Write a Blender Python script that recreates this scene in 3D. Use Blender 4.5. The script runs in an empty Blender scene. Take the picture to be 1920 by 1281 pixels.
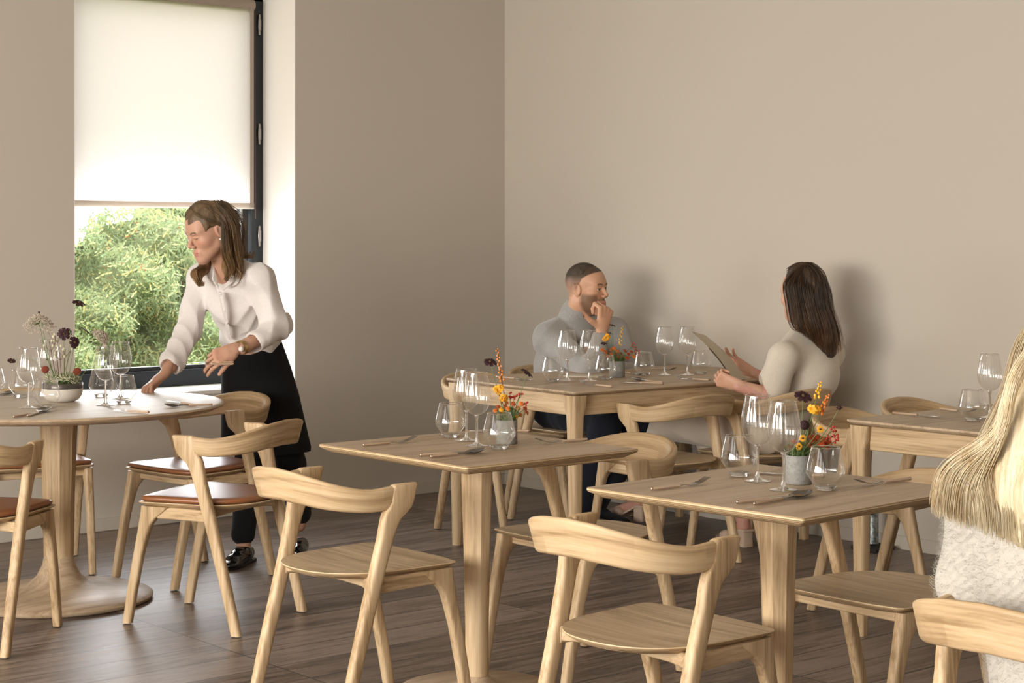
import bpy, bmesh, math, random
import numpy as np
from mathutils import Vector, Matrix
random.seed(7)
C = bpy.context.scene.collection
PI = math.pi
# ------------------------------------------------------------------ camera, sky, light, exposure
FPX, YH, EYE = 3315.0, 450.0, 1.39          # focal length and horizon of the photograph, eye height in metres
FW = np.array([0.64668525, 0.76275696]); RT = np.array([0.76275696, -0.64668525])
cam = bpy.data.cameras.new('camera'); cam.lens = FPX / 1920 * 36; cam.sensor_width = 36
cam.shift_y = -(640.5 - YH) / 1920; cam.clip_start = 0.05; cam.clip_end = 200
camo = bpy.data.objects.new('camera', cam); C.objects.link(camo)
camo.location = (0, 0, EYE); camo.rotation_euler = (PI / 2, 0, -math.atan2(FW[0], FW[1]))
S = bpy.context.scene; S.camera = camo
S.view_settings.view_transform = 'Standard'; S.view_settings.look = 'None'
S.view_settings.gamma = 1; S.view_settings.exposure = 0.40; S.view_settings.use_curve_mapping = False
S.cycles.max_bounces = 10; S.cycles.transparent_max_bounces = 24; S.cycles.transmission_bounces = 10
S.cycles.glossy_bounces = 4; S.cycles.diffuse_bounces = 5
S.cycles.caustics_reflective = False; S.cycles.caustics_refractive = False
S.cycles.sample_clamp_indirect = 6
W = bpy.data.worlds.new('overcast_sky'); S.world = W; W.use_nodes = True
wn = W.node_tree.nodes; wl = W.node_tree.links
bg = wn['Background']; bg.inputs[1].default_value = 2.3
tc = wn.new('ShaderNodeTexCoord'); sp = wn.new('ShaderNodeSeparateXYZ'); cr = wn.new('ShaderNodeValToRGB')
wl.new(tc.outputs['Generated'], sp.inputs[0]); wl.new(sp.outputs[2], cr.inputs[0]); wl.new(cr.outputs[0], bg.inputs[0])
cr.color_ramp.elements[0].color = (1.0, .95, .90, 1); cr.color_ramp.elements[1].color = (.88, .94, 1.0, 1)

def area(name, loc, sx, sy, power, col, rot):
    l = bpy.data.lights.new(name, 'AREA'); l.shape = 'RECTANGLE'; l.size = sx; l.size_y = sy; l.energy = power; l.color = col
    o = bpy.data.objects.new(name, l); C.objects.link(o); o.location = loc; o.rotation_euler = rot
    return o
# daylight coming in through the glazed facade on the left (x-) of the dining room
for yy, pw in ((-2.2, 8), (0.0, 34), (2.2, 145), (4.4, 195)):
    area('facade_daylight', (-2.42, yy, 1.62), 1.5, 2.8, pw, (1.0, .955, .88), (0, -PI / 2, 0))
area('window_daylight', (4.44, 8.12, 1.14), 1.1, .78, 20, (.95, .97, 1.0), (-PI / 2, 0, 0))
sun = bpy.data.lights.new('sun', 'SUN'); sun.energy = 4.5; sun.angle = math.radians(2); sun.color = (1, .93, .8)
suno = bpy.data.objects.new('sun', sun); C.objects.link(suno); suno.rotation_euler = (math.radians(38), 0, math.radians(-20))

def P(px, py, d):
    "point of the place seen at a pixel of the photograph, d metres in front of the eye"
    l = (px - 960) / FPX * d; p = RT * l + FW * d
    return Vector((p[0], p[1], EYE - (py - YH) / FPX * d))
def at(px, py, z=0.0):
    d = FPX * (EYE - z) / (py - YH)
    return P(px, py, d)

# ------------------------------------------------------------------ materials
def mat(name, col=(.8, .8, .8), rough=.5, metal=0., spec=.5, **kw):
    m = bpy.data.materials.new(name); m.use_nodes = True; b = m.node_tree.nodes['Principled BSDF']
    b.inputs['Base Color'].default_value = (*col, 1); b.inputs['Roughness'].default_value = rough
    b.inputs['Metallic'].default_value = metal; b.inputs['Specular IOR Level'].default_value = spec
    for k, v in kw.items(): b.inputs[k.replace('_', ' ')].default_value = v
    return m
def nd(m, t, **kw):
    n = m.node_tree.nodes.new(t)
    for k, v in kw.items(): setattr(n, k, v)
    return n
def lk(m, a, b): m.node_tree.links.new(a, b)
def ramp(m, fac, stops):
    r = nd(m, 'ShaderNodeValToRGB'); e = r.color_ramp.elements
    e[0].position, e[0].color = stops[0][0], (*stops[0][1], 1); e[1].position, e[1].color = stops[-1][0], (*stops[-1][1], 1)
    for p, c in stops[1:-1]:
        x = e.new(p); x.color = (*c, 1)
    lk(m, fac, r.inputs[0]); return r.outputs[0]
def bump(m, h, strength=.2, dist=.002):
    b = nd(m, 'ShaderNodeBump'); b.inputs['Strength'].default_value = strength; b.inputs['Distance'].default_value = dist
    lk(m, h, b.inputs['Height']); lk(m, b.outputs[0], m.node_tree.nodes['Principled BSDF'].inputs['Normal'])
def noise(m, vec, scale, detail=4, rough=.55, dist=0.):
    n = nd(m, 'ShaderNodeTexNoise'); n.inputs['Scale'].default_value = scale; n.inputs['Detail'].default_value = detail
    n.inputs['Roughness'].default_value = rough; n.inputs['Distortion'].default_value = dist
    if vec is not None: lk(m, vec, n.inputs['Vector'])
    return n.outputs[0]
def coords(m, scale=(1, 1, 1), rnd=True, rot=(0, 0, 0), src=None):
    t = nd(m, 'ShaderNodeTexCoord'); mp = nd(m, 'ShaderNodeMapping'); mp.inputs['Scale'].default_value = scale
    mp.inputs['Rotation'].default_value = rot
    if src: a_ = nd(m, 'ShaderNodeAttribute', attribute_name=src); lk(m, a_.outputs['Vector'], mp.inputs[0])
    else: lk(m, t.outputs['Object'], mp.inputs[0])
    if rnd:
        oi = nd(m, 'ShaderNodeObjectInfo'); mu = nd(m, 'ShaderNodeVectorMath', operation='SCALE'); cb = nd(m, 'ShaderNodeCombineXYZ')
        cb.inputs[0].default_value = 7; cb.inputs[1].default_value = 13; cb.inputs[2].default_value = 5
        lk(m, cb.outputs[0], mu.inputs[0]); lk(m, oi.outputs['Random'], mu.inputs['Scale']); lk(m, mu.outputs[0], mp.inputs['Location'])
    return mp.outputs[0]
def wood(name, axis=2, c0=(.33, .22, .115), c1=(.53, .378, .222), c2=(.63, .475, .30), rough=.5, fine=1., src=None):
    m = mat(name, c1, rough, spec=.35)
    sc = [9 * fine] * 3; sc[axis] = .9
    v = coords(m, sc, src=src)
    n1 = noise(m, v, 1.6, 6, .6, 1.2)
    sc2 = [140] * 3; sc2[axis] = 4
    n2 = noise(m, coords(m, sc2, src=src), 1.0, 3, .6)
    mx = nd(m, 'ShaderNodeMix'); mx.inputs[0].default_value = .35; lk(m, n1, mx.inputs[2]); lk(m, n2, mx.inputs[3])
    col = ramp(m, mx.outputs[0], [(.37, c0), (.49, c1), (.60, c2)])
    lk(m, col, m.node_tree.nodes['Principled BSDF'].inputs['Base Color'])
    bump(m, n2, .25, .0006)
    return m
M = {}
M['oak_z'] = wood('oak_upright', 2); M['oak_x'] = wood('oak_across', 0); M['oak_y'] = wood('oak_along', 1)
M['oak_top'] = wood('oak_table_top', 0, (.34, .24, .155), (.46, .342, .228), (.54, .415, .29), .42)
M['oak_seat'] = wood('oak_seat', 0, (.34, .24, .14), (.47, .35, .215), (.58, .45, .29), .45)
def ply(name):
    m = mat(name, (.5, .36, .2), .5); t = coords(m, (1, 1, 1), False)
    s = nd(m, 'ShaderNodeSeparateXYZ'); lk(m, t, s.inputs[0])
    w = nd(m, 'ShaderNodeMath', operation='MULTIPLY'); w.inputs[1].default_value = 1150; lk(m, s.outputs[2], w.inputs[0])
    sn = nd(m, 'ShaderNodeMath', operation='SINE'); lk(m, w.outputs[0], sn.inputs[0])
    n = noise(m, coords(m, (3, 3, 220)), 1.0, 3)
    ad = nd(m, 'ShaderNodeMath', operation='MULTIPLY_ADD'); ad.inputs[1].default_value = .28; lk(m, sn.outputs[0], ad.inputs[0]); lk(m, n, ad.inputs[2])
    lk(m, ramp(m, ad.outputs[0], [(.25, (.30, .19, .10)), (.5, (.50, .36, .20)), (.75, (.66, .50, .31))]), m.node_tree.nodes['Principled BSDF'].inputs['Base Color'])
    return m
M['ply'] = ply('plywood_edge')
def band_mat():
    m = wood('oak_backrest', 0, src='grain'); b = m.node_tree.nodes['Principled BSDF']; src = b.inputs['Base Color'].links[0].from_socket
    t = nd(m, 'ShaderNodeAttribute', attribute_name='grain'); s = nd(m, 'ShaderNodeSeparateXYZ'); c = nd(m, 'ShaderNodeCombineXYZ'); lk(m, t.outputs['Vector'], s.inputs[0]); lk(m, s.outputs[0], c.inputs[0]); lk(m, s.outputs[2], c.inputs[1])
    br = nd(m, 'ShaderNodeTexBrick'); br.offset = .45; br.inputs['Scale'].default_value = 1; br.inputs['Brick Width'].default_value = .17; br.inputs['Row Height'].default_value = .047; br.inputs['Mortar Size'].default_value = 0.
    br.inputs['Color1'].default_value = (.86, .84, .80, 1); br.inputs['Color2'].default_value = (1.06, 1.05, 1.03, 1); lk(m, c.outputs[0], br.inputs['Vector'])
    mx = nd(m, 'ShaderNodeMix', data_type='RGBA', blend_type='MULTIPLY'); mx.inputs[0].default_value = 1.; lk(m, src, mx.inputs[6]); lk(m, br.outputs['Color'], mx.inputs[7]); lk(m, mx.outputs[2], b.inputs['Base Color']); return m
M['oak_band'] = band_mat()
M['leather'] = mat('tan_leather', (.25, .09, .030), .36, spec=.9)
bump(M['leather'], noise(M['leather'], coords(M['leather'], (1, 1, 1)), 260, 3), .12, .0008)
M['glide'] = mat('black_felt', (.015, .014, .013), .8)
M['wall'] = mat('warm_plaster', (.535, .487, .422), .92, spec=.2)
bump(M['wall'], noise(M['wall'], coords(M['wall'], (1, 1, 1), False), 90, 5), .06, .002)
M['reveal'] = mat('white_reveal', (.80, .76, .70), .8, spec=.2)
M['sill'] = mat('white_sill', (.82, .79, .75), .4)
M['frame'] = mat('anthracite_frame', (.012, .017, .022), .45)
M['frame_in'] = mat('black_gasket', (.008, .009, .011), .5)
M['metal'] = mat('steel', (.40, .38, .36), .25, 1.)
M['dark_metal'] = mat('polished_steel', (.34, .33, .32), .13, 1.)
M['brass'] = mat('brass_cap', (.60, .46, .36), .28, 1.)
M['galv'] = mat('galvanised_steel', (.30, .34, .34), .45, .9)
lk(M['galv'], ramp(M['galv'], noise(M['galv'], coords(M['galv'], (1, 1, 1)), 60, 4), [(.35, (.12, .15, .15)), (.65, (.5, .55, .55))]), M['galv'].node_tree.nodes['Principled BSDF'].inputs['Base Color'])
M['handle'] = wood('beech_handle', 0, (.33, .22, .14), (.50, .36, .25), (.60, .46, .34), .4, 6)
M['plastic'] = mat('white_plastic', (.72, .69, .66), .35)
M['white'] = mat('white_ceramic', (.66, .62, .57), .35)
M['paper'] = mat('cream_paper', (.66, .60, .49), .8)
M['kraft'] = mat('kraft_card', (.30, .215, .125), .8)
M['concrete'] = mat('concrete', (.33, .32, .30), .85)
lk(M['concrete'], ramp(M['concrete'], noise(M['concrete'], coords(M['concrete'], (1, 1, 1)), 70, 6, .7), [(.35, (.20, .195, .18)), (.6, (.29, .283, .265))]), M['concrete'].node_tree.nodes['Principled BSDF'].inputs['Base Color'])

def floor_mat():
    m = mat('dark_wood_floor', (.1, .07, .05), .4, spec=.5)
    t = nd(m, 'ShaderNodeTexCoord'); mp = nd(m, 'ShaderNodeMapping'); lk(m, t.outputs['Object'], mp.inputs[0])
    mp.inputs['Location'].default_value = (.46, .06, 0)
    b = nd(m, 'ShaderNodeTexBrick'); b.offset = 0.0; b.squash = 1.0
    b.inputs['Scale'].default_value = 1; b.inputs['Brick Width'].default_value = 1.2; b.inputs['Row Height'].default_value = .198
    b.inputs['Mortar Size'].default_value = .0026; b.inputs['Mortar Smooth'].default_value = .2; b.inputs['Bias'].default_value = 0
    b.inputs['Color1'].default_value = (0, 0, 0, 1); b.inputs['Color2'].default_value = (1, 1, 1, 1); b.inputs['Mortar'].default_value = (.5, .5, .5, 1)
    lk(m, mp.outputs[0], b.inputs['Vector'])
    # shift the grain plank by plank
    ad = nd(m, 'ShaderNodeVectorMath', operation='MULTIPLY_ADD'); ad.inputs[1].default_value = (9, 5, 3)
    lk(m, b.outputs['Color'], ad.inputs[0]); lk(m, t.outputs['Object'], ad.inputs[2])
    m2 = nd(m, 'ShaderNodeMapping'); m2.inputs['Scale'].default_value = (1.4, 17, 1); lk(m, ad.outputs[0], m2.inputs[0])
    n1 = noise(m, m2.outputs[0], 1.3, 7, .65, .8)
    m3 = nd(m, 'ShaderNodeMapping'); m3.inputs['Scale'].default_value = (9, 160, 1); lk(m, ad.outputs[0], m3.inputs[0])
    n2 = noise(m, m3.outputs[0], 1, 3, .6)
    mx = nd(m, 'ShaderNodeMix'); mx.inputs[0].default_value = .4; lk(m, n1, mx.inputs[2]); lk(m, n2, mx.inputs[3])
    sv = nd(m, 'ShaderNodeSeparateColor'); lk(m, b.outputs['Color'], sv.inputs[0])
    a2 = nd(m, 'ShaderNodeMath', operation='MULTIPLY_ADD'); a2.inputs[1].default_value = .13; lk(m, sv.outputs[0], a2.inputs[0]); lk(m, mx.outputs[0], a2.inputs[2])
    c = ramp(m, a2.outputs[0], [(.40, (.055, .038, .029)), (.51, (.12, .088, .070)), (.64, (.25, .195, .16))])
    mm = nd(m, 'ShaderNodeMix', data_type='RGBA'); lk(m, b.outputs['Fac'], mm.inputs[0]); lk(m, c, mm.inputs[6]); mm.inputs[7].default_value = (.022, .015, .012, 1)
    bs = m.node_tree.nodes['Principled BSDF']; lk(m, mm.outputs[2], bs.inputs['Base Color'])
    rr = nd(m, 'ShaderNodeMapRange'); rr.inputs[3].default_value = .30; rr.inputs[4].default_value = .52; lk(m, n1, rr.inputs[0]); lk(m, rr.outputs[0], bs.inputs['Roughness'])
    bb = nd(m, 'ShaderNodeMath', operation='MULTIPLY_ADD'); bb.inputs[1].default_value = -2.; lk(m, b.outputs['Fac'], bb.inputs[0]); lk(m, mx.outputs[0], bb.inputs[2])
    bump(m, bb.outputs[0], .35, .0015)
    return m
M['floor'] = floor_mat()
def thin_glass(name, base=.05, tint=(1, 1, 1)):
    m = bpy.data.materials.new(name); m.use_nodes = True; n = m.node_tree.nodes; n.clear()
    o = n.new('ShaderNodeOutputMaterial'); mx = n.new('ShaderNodeMixShader'); t = n.new('ShaderNodeBsdfTransparent'); g = n.new('ShaderNodeBsdfGlossy')
    t.inputs[0].default_value = (*tint, 1); g.inputs['Roughness'].default_value = .02; g.inputs['Color'].default_value = (1, 1, 1, 1)
    lw = n.new('ShaderNodeLayerWeight'); lw.inputs[0].default_value = .32
    mr = n.new('ShaderNodeMapRange'); mr.inputs[3].default_value = base; mr.inputs[4].default_value = .75
    pw = n.new('ShaderNodeMath'); pw.operation = 'POWER'; pw.inputs[1].default_value = 1.6
    L = m.node_tree.links; L.new(lw.outputs['Facing'], pw.inputs[0]); L.new(pw.outputs[0], mr.inputs[0]); L.new(mr.outputs[0], mx.inputs[0])
    L.new(t.outputs[0], mx.inputs[1]); L.new(g.outputs[0], mx.inputs[2]); L.new(mx.outputs[0], o.inputs[0])
    return m
M['glass'] = thin_glass('drinking_glass', .10, (.97, .97, .96))
M['pane'] = thin_glass('window_pane', .03)
M['solid_glass'] = mat('solid_glass', (1, 1, 1), .0, Transmission_Weight=1., IOR=1.45)

# ------------------------------------------------------------------ mesh helpers
class MB:
    def __init__(s): s.v = []; s.f = []; s.c = None
    def add(s, vs, fs):
        n = len(s.v); s.v += [tuple(v) for v in vs]; s.f += [tuple(i + n for i in f) for f in fs]; return s
    def box(s, a, b, rot=None, org=None):
        x0, y0, z0 = a; x1, y1, z1 = b
        vs = [Vector(p) for p in ((x0, y0, z0), (x1, y0, z0), (x1, y1, z0), (x0, y1, z0), (x0, y0, z1), (x1, y0, z1), (x1, y1, z1), (x0, y1, z1))]
        if rot is not None:
            o = Vector(org or (0, 0, 0)); vs = [rot @ (v - o) + o for v in vs]
        return s.add(vs, [(0, 3, 2, 1), (4, 5, 6, 7), (0, 1, 5, 4), (1, 2, 6, 5), (2, 3, 7, 6), (3, 0, 4, 7)])
    def loft(s, secs, cap=True, closed=False):
        n = len(secs[0]); base = len(s.v)
        for q in secs: s.v += [tuple(p) for p in q]
        k = len(secs)
        for i in range(k if closed else k - 1):
            a, b = base + i * n, base + ((i + 1) % k) * n
            for j in range(n):
                j2 = (j + 1) % n; s.f.append((a + j, a + j2, b + j2, b + j))
        if cap and not closed:
            s.f.append(tuple(base + j for j in reversed(range(n)))); s.f.append(tuple(base + (k - 1) * n + j for j in range(n)))
        return s
    def lathe(s, prof, n=32, c=(0, 0, 0), cap=False, ribs=0, amp=0., rz=None):
        secs = []
        for r, z in prof:
            q = []
            for j in range(n):
                a = 2 * PI * j / n; rr = r
                if ribs and rz and rz[0] < z < rz[1]: rr = r * (1 + amp * abs(math.cos(a * ribs / 2)))
                q.append((c[0] + rr * math.cos(a), c[1] + rr * math.sin(a), c[2] + z))
            secs.append(q)
        return s.loft(secs, cap)
    def tube(s, pts, rad, n=8, cap=True, flat=None):
        pts = [Vector(p) for p in pts]; rad = rad if hasattr(rad, '__len__') else [rad] * len(pts)
        secs = []; up = None
        for i, p in enumerate(pts):
            t = (pts[min(i + 1, len(pts) - 1)] - pts[max(i - 1, 0)]).normalized()
            if up is None: up = Vector((0, 0, 1)) if abs(t.z) < .9 else Vector((1, 0, 0))
            x = t.cross(up).normalized(); y = x.cross(t).normalized(); up = y
            fl = flat or (1, 1)
            secs.append([p + x * (rad[i] * fl[0] * math.cos(2 * PI * j / n)) + y * (rad[i] * fl[1] * math.sin(2 * PI * j / n)) for j in range(n)])
        return s.loft(secs, cap)
    def ball(s, c, r, n=8, m=6, sc=(1, 1, 1)):
        c = Vector(c)
        secs = [[(c.x + r * sc[0] * math.sin(PI * i / m) * math.cos(2 * PI * j / n), c.y + r * sc[1] * math.sin(PI * i / m) * math.sin(2 * PI * j / n), c.z - r * sc[2] * math.cos(PI * i / m)) for j in range(n)] for i in range(1, m)]
        b = len(s.v); s.loft(secs, False)
        t = len(s.v); s.v += [(c.x, c.y, c.z - r * sc[2]), (c.x, c.y, c.z + r * sc[2])]
        L = b + (m - 2) * n
        for j in range(n):
            s.f.append((t, b + (j + 1) % n, b + j)); s.f.append((t + 1, L + j, L + (j + 1) % n))
        return s
    def build(s, name, m, parent=None, smooth=40, bevel=0., mats=None, fmat=None, origin=None, local=True):
        """world-space vertices; stored relative to the parent (or to origin)"""
        o0 = Vector(origin) if origin is not None else (parent_origin(parent) if not local else Vector((0, 0, 0)))
        me = bpy.data.meshes.new(name); me.from_pydata([(v[0] - o0.x, v[1] - o0.y, v[2] - o0.z) for v in s.v], [], s.f); me.update()
        for mm in (mats or [m]): me.materials.append(mm)
        if fmat: me.polygons.foreach_set('material_index', fmat)
        if s.c is not None:
            ca = me.color_attributes.new('col', 'FLOAT_COLOR', 'POINT'); ca.data.foreach_set('color', np.asarray(s.c, dtype=np.float32).ravel())
        if smooth:
            me.polygons.foreach_set('use_smooth', [True] * len(me.polygons)); me.set_sharp_from_angle(angle=math.radians(smooth))
        o = bpy.data.objects.new(name, me); C.objects.link(o)
        if parent: o.parent = parent
        elif origin is not None: o.location = o0
        if bevel:
            b = o.modifiers.new('bevel', 'BEVEL'); b.width = bevel; b.segments = 2; b.limit_method = 'ANGLE'; b.angle_limit = math.radians(35)
        return o
def parent_origin(p):
    v = Vector((0, 0, 0))
    while p is not None: v += Vector(p.location); p = p.parent
    return v
def tag(o, label=None, cat=None, group=None, kind=None):
    if label: o['label'] = label
    if cat: o['category'] = cat
    if group: o['group'] = group
    if kind: o['kind'] = kind
    return o
def empty(name, loc, rz=0, label=None, cat=None, group=None):
    o = bpy.data.objects.new(name, None); C.objects.link(o); o.location = loc; o.rotation_euler = (0, 0, rz); o.empty_display_size = .1
    return tag(o, label, cat, group)
def copy_tree(o, parent=None):
    c = o.copy(); C.objects.link(c); c.parent = parent
    for ch in [x for x in o.children]: copy_tree(ch, c)
    return c
def struct(mb, name, m, **k):
    o = mb.build(name, m, **k); o['kind'] = 'structure'; return o
def rrect(w, h, r, n=4):
    "rounded rectangle outline, centred"
    q = []
    for cx, cy, a0 in ((w / 2 - r, h / 2 - r, 0), (-w / 2 + r, h / 2 - r, PI / 2), (-w / 2 + r, -h / 2 + r, PI), (w / 2 - r, -h / 2 + r, 1.5 * PI)):
        for k in range(n + 1):
            a = a0 + PI / 2 * k / n; q.append((cx + r * math.cos(a), cy + r * math.sin(a)))
    return q
def slab(mb, outline, prof):
    "stack of scaled outlines: prof = [(inset, z)]; outline centred on 0"
    secs = []
    for ins, z in prof:
        q = []
        for x, y in outline:
            L = math.hypot(x, y) or 1; q.append((x - ins * x / L * 1.2, y - ins * y / L * 1.2, z))
        secs.append(q)
    return mb.loft(secs)
def smooth_path(pts, n=6):
    pts = [Vector(p) for p in pts]; out = []
    for i in range(len(pts) - 1):
        p0 = pts[max(i - 1, 0)]; p1 = pts[i]; p2 = pts[i + 1]; p3 = pts[min(i + 2, len(pts) - 1)]
        for k in range(n):
            t = k / n
            out.append(.5 * ((2 * p1) + (p2 - p0) * t + (2 * p0 - 5 * p1 + 4 * p2 - p3) * t * t + (3 * p1 - p0 - 3 * p2 + p3) * t ** 3))
    out.append(pts[-1]); return out
def interp(x, xs, ys): return float(np.interp(x, xs, ys))

# ------------------------------------------------------------------ the room
XW, YW, ZC = 6.48, 7.707, 3.2            # right wall, window wall, ceiling
X0, Y0 = -2.5, -4.0
WX0, WX1, WZ0, WZ1, WD = 3.822, 5.064, .641, 2.72, .306   # window opening and depth of its reveal
struct(MB().add([(X0, Y0, 0), (XW, Y0, 0), (XW, YW, 0), (X0, YW, 0)], [(0, 1, 2, 3)]), 'floor', M['floor'])
struct(MB().box((X0 - .2, Y0 - .2, ZC), (XW + .2, YW + .45, ZC + .15)), 'ceiling', M['wall'])
struct(MB().box((XW, Y0 - .2, 0), (XW + .2, YW + .45, ZC)), 'wall_right', M['wall'])
wb = MB()
wb.box((X0 - .2, YW, 0), (WX0, YW + .45, ZC)); wb.box((WX1, YW, 0), (XW, YW + .45, ZC))
wb.box((WX0, YW, 0), (WX1, YW + .45, WZ0 - .02)); wb.box((WX0, YW, WZ1), (WX1, YW + .45, ZC))
struct(wb, 'wall_back', M['wall'])
struct(MB().box((X0 - .2, Y0 - .2, 0), (XW, Y0, ZC)), 'wall_front', M['wall'])
wl_ = MB()
wl_.box((X0 - .2, Y0, 0), (X0, YW, .15)); wl_.box((X0 - .2, Y0, 3.05), (X0, YW, ZC))
for a, b in ((Y0, -2.95), (-1.45, -.75), (.75, 1.45), (2.95, 3.65), (5.15, YW)): wl_.box((X0 - .2, a, .15), (X0, b, 3.05))
struct(wl_, 'wall_left', M['wall'])
struct(MB().box((X0, YW - .012, 0), (XW, YW, .06)), 'baseboard_back', M['wall'], bevel=.002)
struct(MB().box((XW - .012, Y0, 0), (XW, YW - .012, .06)), 'baseboard_right', M['wall'], bevel=.002)
struct(MB().box((WX0 - .0, YW - .005, WZ0 - .02), (WX1 + .0, YW + WD, WZ0)), 'trim_1', M['sill'], bevel=.002)
rv = MB(); rv.box((WX1 - .004, YW + .0, WZ0), (WX1 + .0, YW + WD, WZ1)); rv.box((WX0, YW, WZ0), (WX0 + .004, YW + WD, WZ1)); rv.box((WX0, YW, WZ1 - .004), (WX1, YW + WD, WZ1))
struct(rv, 'trim_2', M['reveal'])
yf = YW + WD
win = MB(); win.box((WX0, yf, WZ0), (WX1, yf + .07, WZ0 + .085)); win.box((WX0, yf, WZ1 - .07), (WX1, yf + .07, WZ1))
win.box((WX0, yf, WZ0), (WX0 + .06, yf + .07, WZ1)); win.box((WX1 - .075, yf, WZ0), (WX1, yf + .07, WZ1))
w1 = struct(win, 'window_1', M['frame'], bevel=.004)
sash = MB(); a, b, c, d = WX0 + .06, WX1 - .085, WZ0 + .085, WZ1 - .07
sash.box((a, yf + .012, c), (b, yf + .06, c + .02)); sash.box((b - .045, yf + .012, c), (b, yf + .06, d)); sash.box((a, yf + .012, d - .03), (b, yf + .06, d)); sash.box((a, yf + .012, c), (a + .03, yf + .06, d))
sash.build('window_sash', M['frame_in'], w1, bevel=.003)
MB().box((a + .02, yf + .034, c + .01), (b - .03, yf + .04, d - .01)).build('window_pane', M['pane'], w1, smooth=0)
MB().box((b - .052, yf + .008, c + .005), (b - .040, yf + .014, d - .01)).build('glazing_bead', mat('pale_gasket', (.5, .5, .5), .4), w1, smooth=0)
for zz in (2.53, 1.95, 1.41):
    hb = MB(); hb.box((WX1 - .035, yf - .008, zz - .055), (WX1 - .022, yf + .002, zz + .055)); hb.box((WX1 - .039, yf - .012, zz - .03), (WX1 - .020, yf - .004, zz + .03))
    hb.build('window_hinge', M['metal'], w1, bevel=.002)
# roller blind
bl = empty('roller_blind', (4.4, YW + .25, 2.6), 0, 'off-white linen roller blind drawn two thirds down in front of the window', 'blind')
fab = mat('linen_blind', (.72, .66, .64), .9)
def translucent(m, col, w):
    n = m.node_tree.nodes; b = n['Principled BSDF']; o = [x for x in n if x.type == 'OUTPUT_MATERIAL'][0]
    t = n.new('ShaderNodeBsdfTranslucent'); t.inputs[0].default_value = (*col, 1); mx = n.new('ShaderNodeMixShader'); mx.inputs[0].default_value = w
    m.node_tree.links.new(b.outputs[0], mx.inputs[1]); m.node_tree.links.new(t.outputs[0], mx.inputs[2]); m.node_tree.links.new(mx.outputs[0], o.inputs[0])
translucent(fab, (.93, .88, .865), .9)
hem = mat('linen_hem', (.50, .44, .38), .9); translucent(hem, (.70, .62, .54), .5)
BX0, BX1, BY = WX0 + .012, WX1 - .115, YW + .235
def sheet(x0, x1, z0, z1, y, th, nx=24, nz=30, amp=.002):
    mb = MB(); idx = {}
    for s_, yo in ((0, y), (1, y + th)):
        for i in range(nx + 1):
            for k in range(nz + 1):
                x = x0 + (x1 - x0) * i / nx; z = z0 + (z1 - z0) * k / nz
                idx[s_, i, k] = len(mb.v); mb.v.append((x, yo + amp * math.sin(x * 9 + 1.5 * math.sin(z * 2)) * (1 - k / nz), z))
    for i in range(nx):
        for k in range(nz):
            mb.f.append((idx[0, i, k], idx[0, i + 1, k], idx[0, i + 1, k + 1], idx[0, i, k + 1]))
            mb.f.append((idx[1, i, k + 1], idx[1, i + 1, k + 1], idx[1, i + 1, k], idx[1, i, k]))
    return mb
sheet(BX0, BX1, 1.575, 2.60, BY, .0012).build('blind_fabric', fab, bl, local=False)
sheet(BX0 - .003, BX1 + .012, 1.552, 1.582, BY - .003, .008, 24, 2, .003).build('hem_bar', hem, bl, local=False)
MB().box((BX1 - .012, BY - .003, 1.56), (BX1 + .009, BY + .004, 2.6)).build('side_hem', hem, bl, local=False)
MB().tube([(BX0, BY + .03, 2.62), (BX1 + .02, BY + .03, 2.62)], .034, 24).build('roller_tube', mat('linen_roll', (.30, .24, .19), .9), bl, local=False)
MB().tube([(BX1 + .03, BY + .02, 2.62), (BX1 + .035, BY + .02, 1.5)], .0022, 6).build('pull_cord', mat('cord_brown', (.12, .04, .025), .6), bl, local=False)
# wall socket and the foot of a steel post by the right wall
so = at(80, 924, .34); so = empty('wall_socket', (3.06, YW, .40), 0, 'white double wall socket low on the wall behind the round table', 'socket')
MB().box((3.02, YW - .010, .36), (3.10, YW, .44)).build('cover_plate', M['plastic'], so, local=False, bevel=.003)
for dx in (-.016, 0, .016): MB().tube([(3.06 + dx, YW - .0115, .39), (3.06 + dx, YW - .009, .39)], .003, 10).build('socket_hole', M['frame_in'], so, local=False)
MB().box((3.05, YW - .0115, .415), (3.07, YW - .009, .421)).build('socket_switch', M['frame_in'], so, local=False)
pf = empty('steel_post', (6.36, 5.0, 0), 0, 'short galvanised steel post on a black foot by the right wall', 'post')
MB().tube([(6.36, 5.0, .03), (6.36, 5.0, .30)], .026, 20).build('tube', M['galv'], pf, local=False)
MB().box((6.29, 4.93, 0), (6.43, 5.07, .022)).build('foot', M['glide'], pf, local=False, bevel=.006)
MB().ball((6.334, 4.984, .17), .011, 10, 8).build('bolt', M['metal'], pf, local=False)

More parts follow.
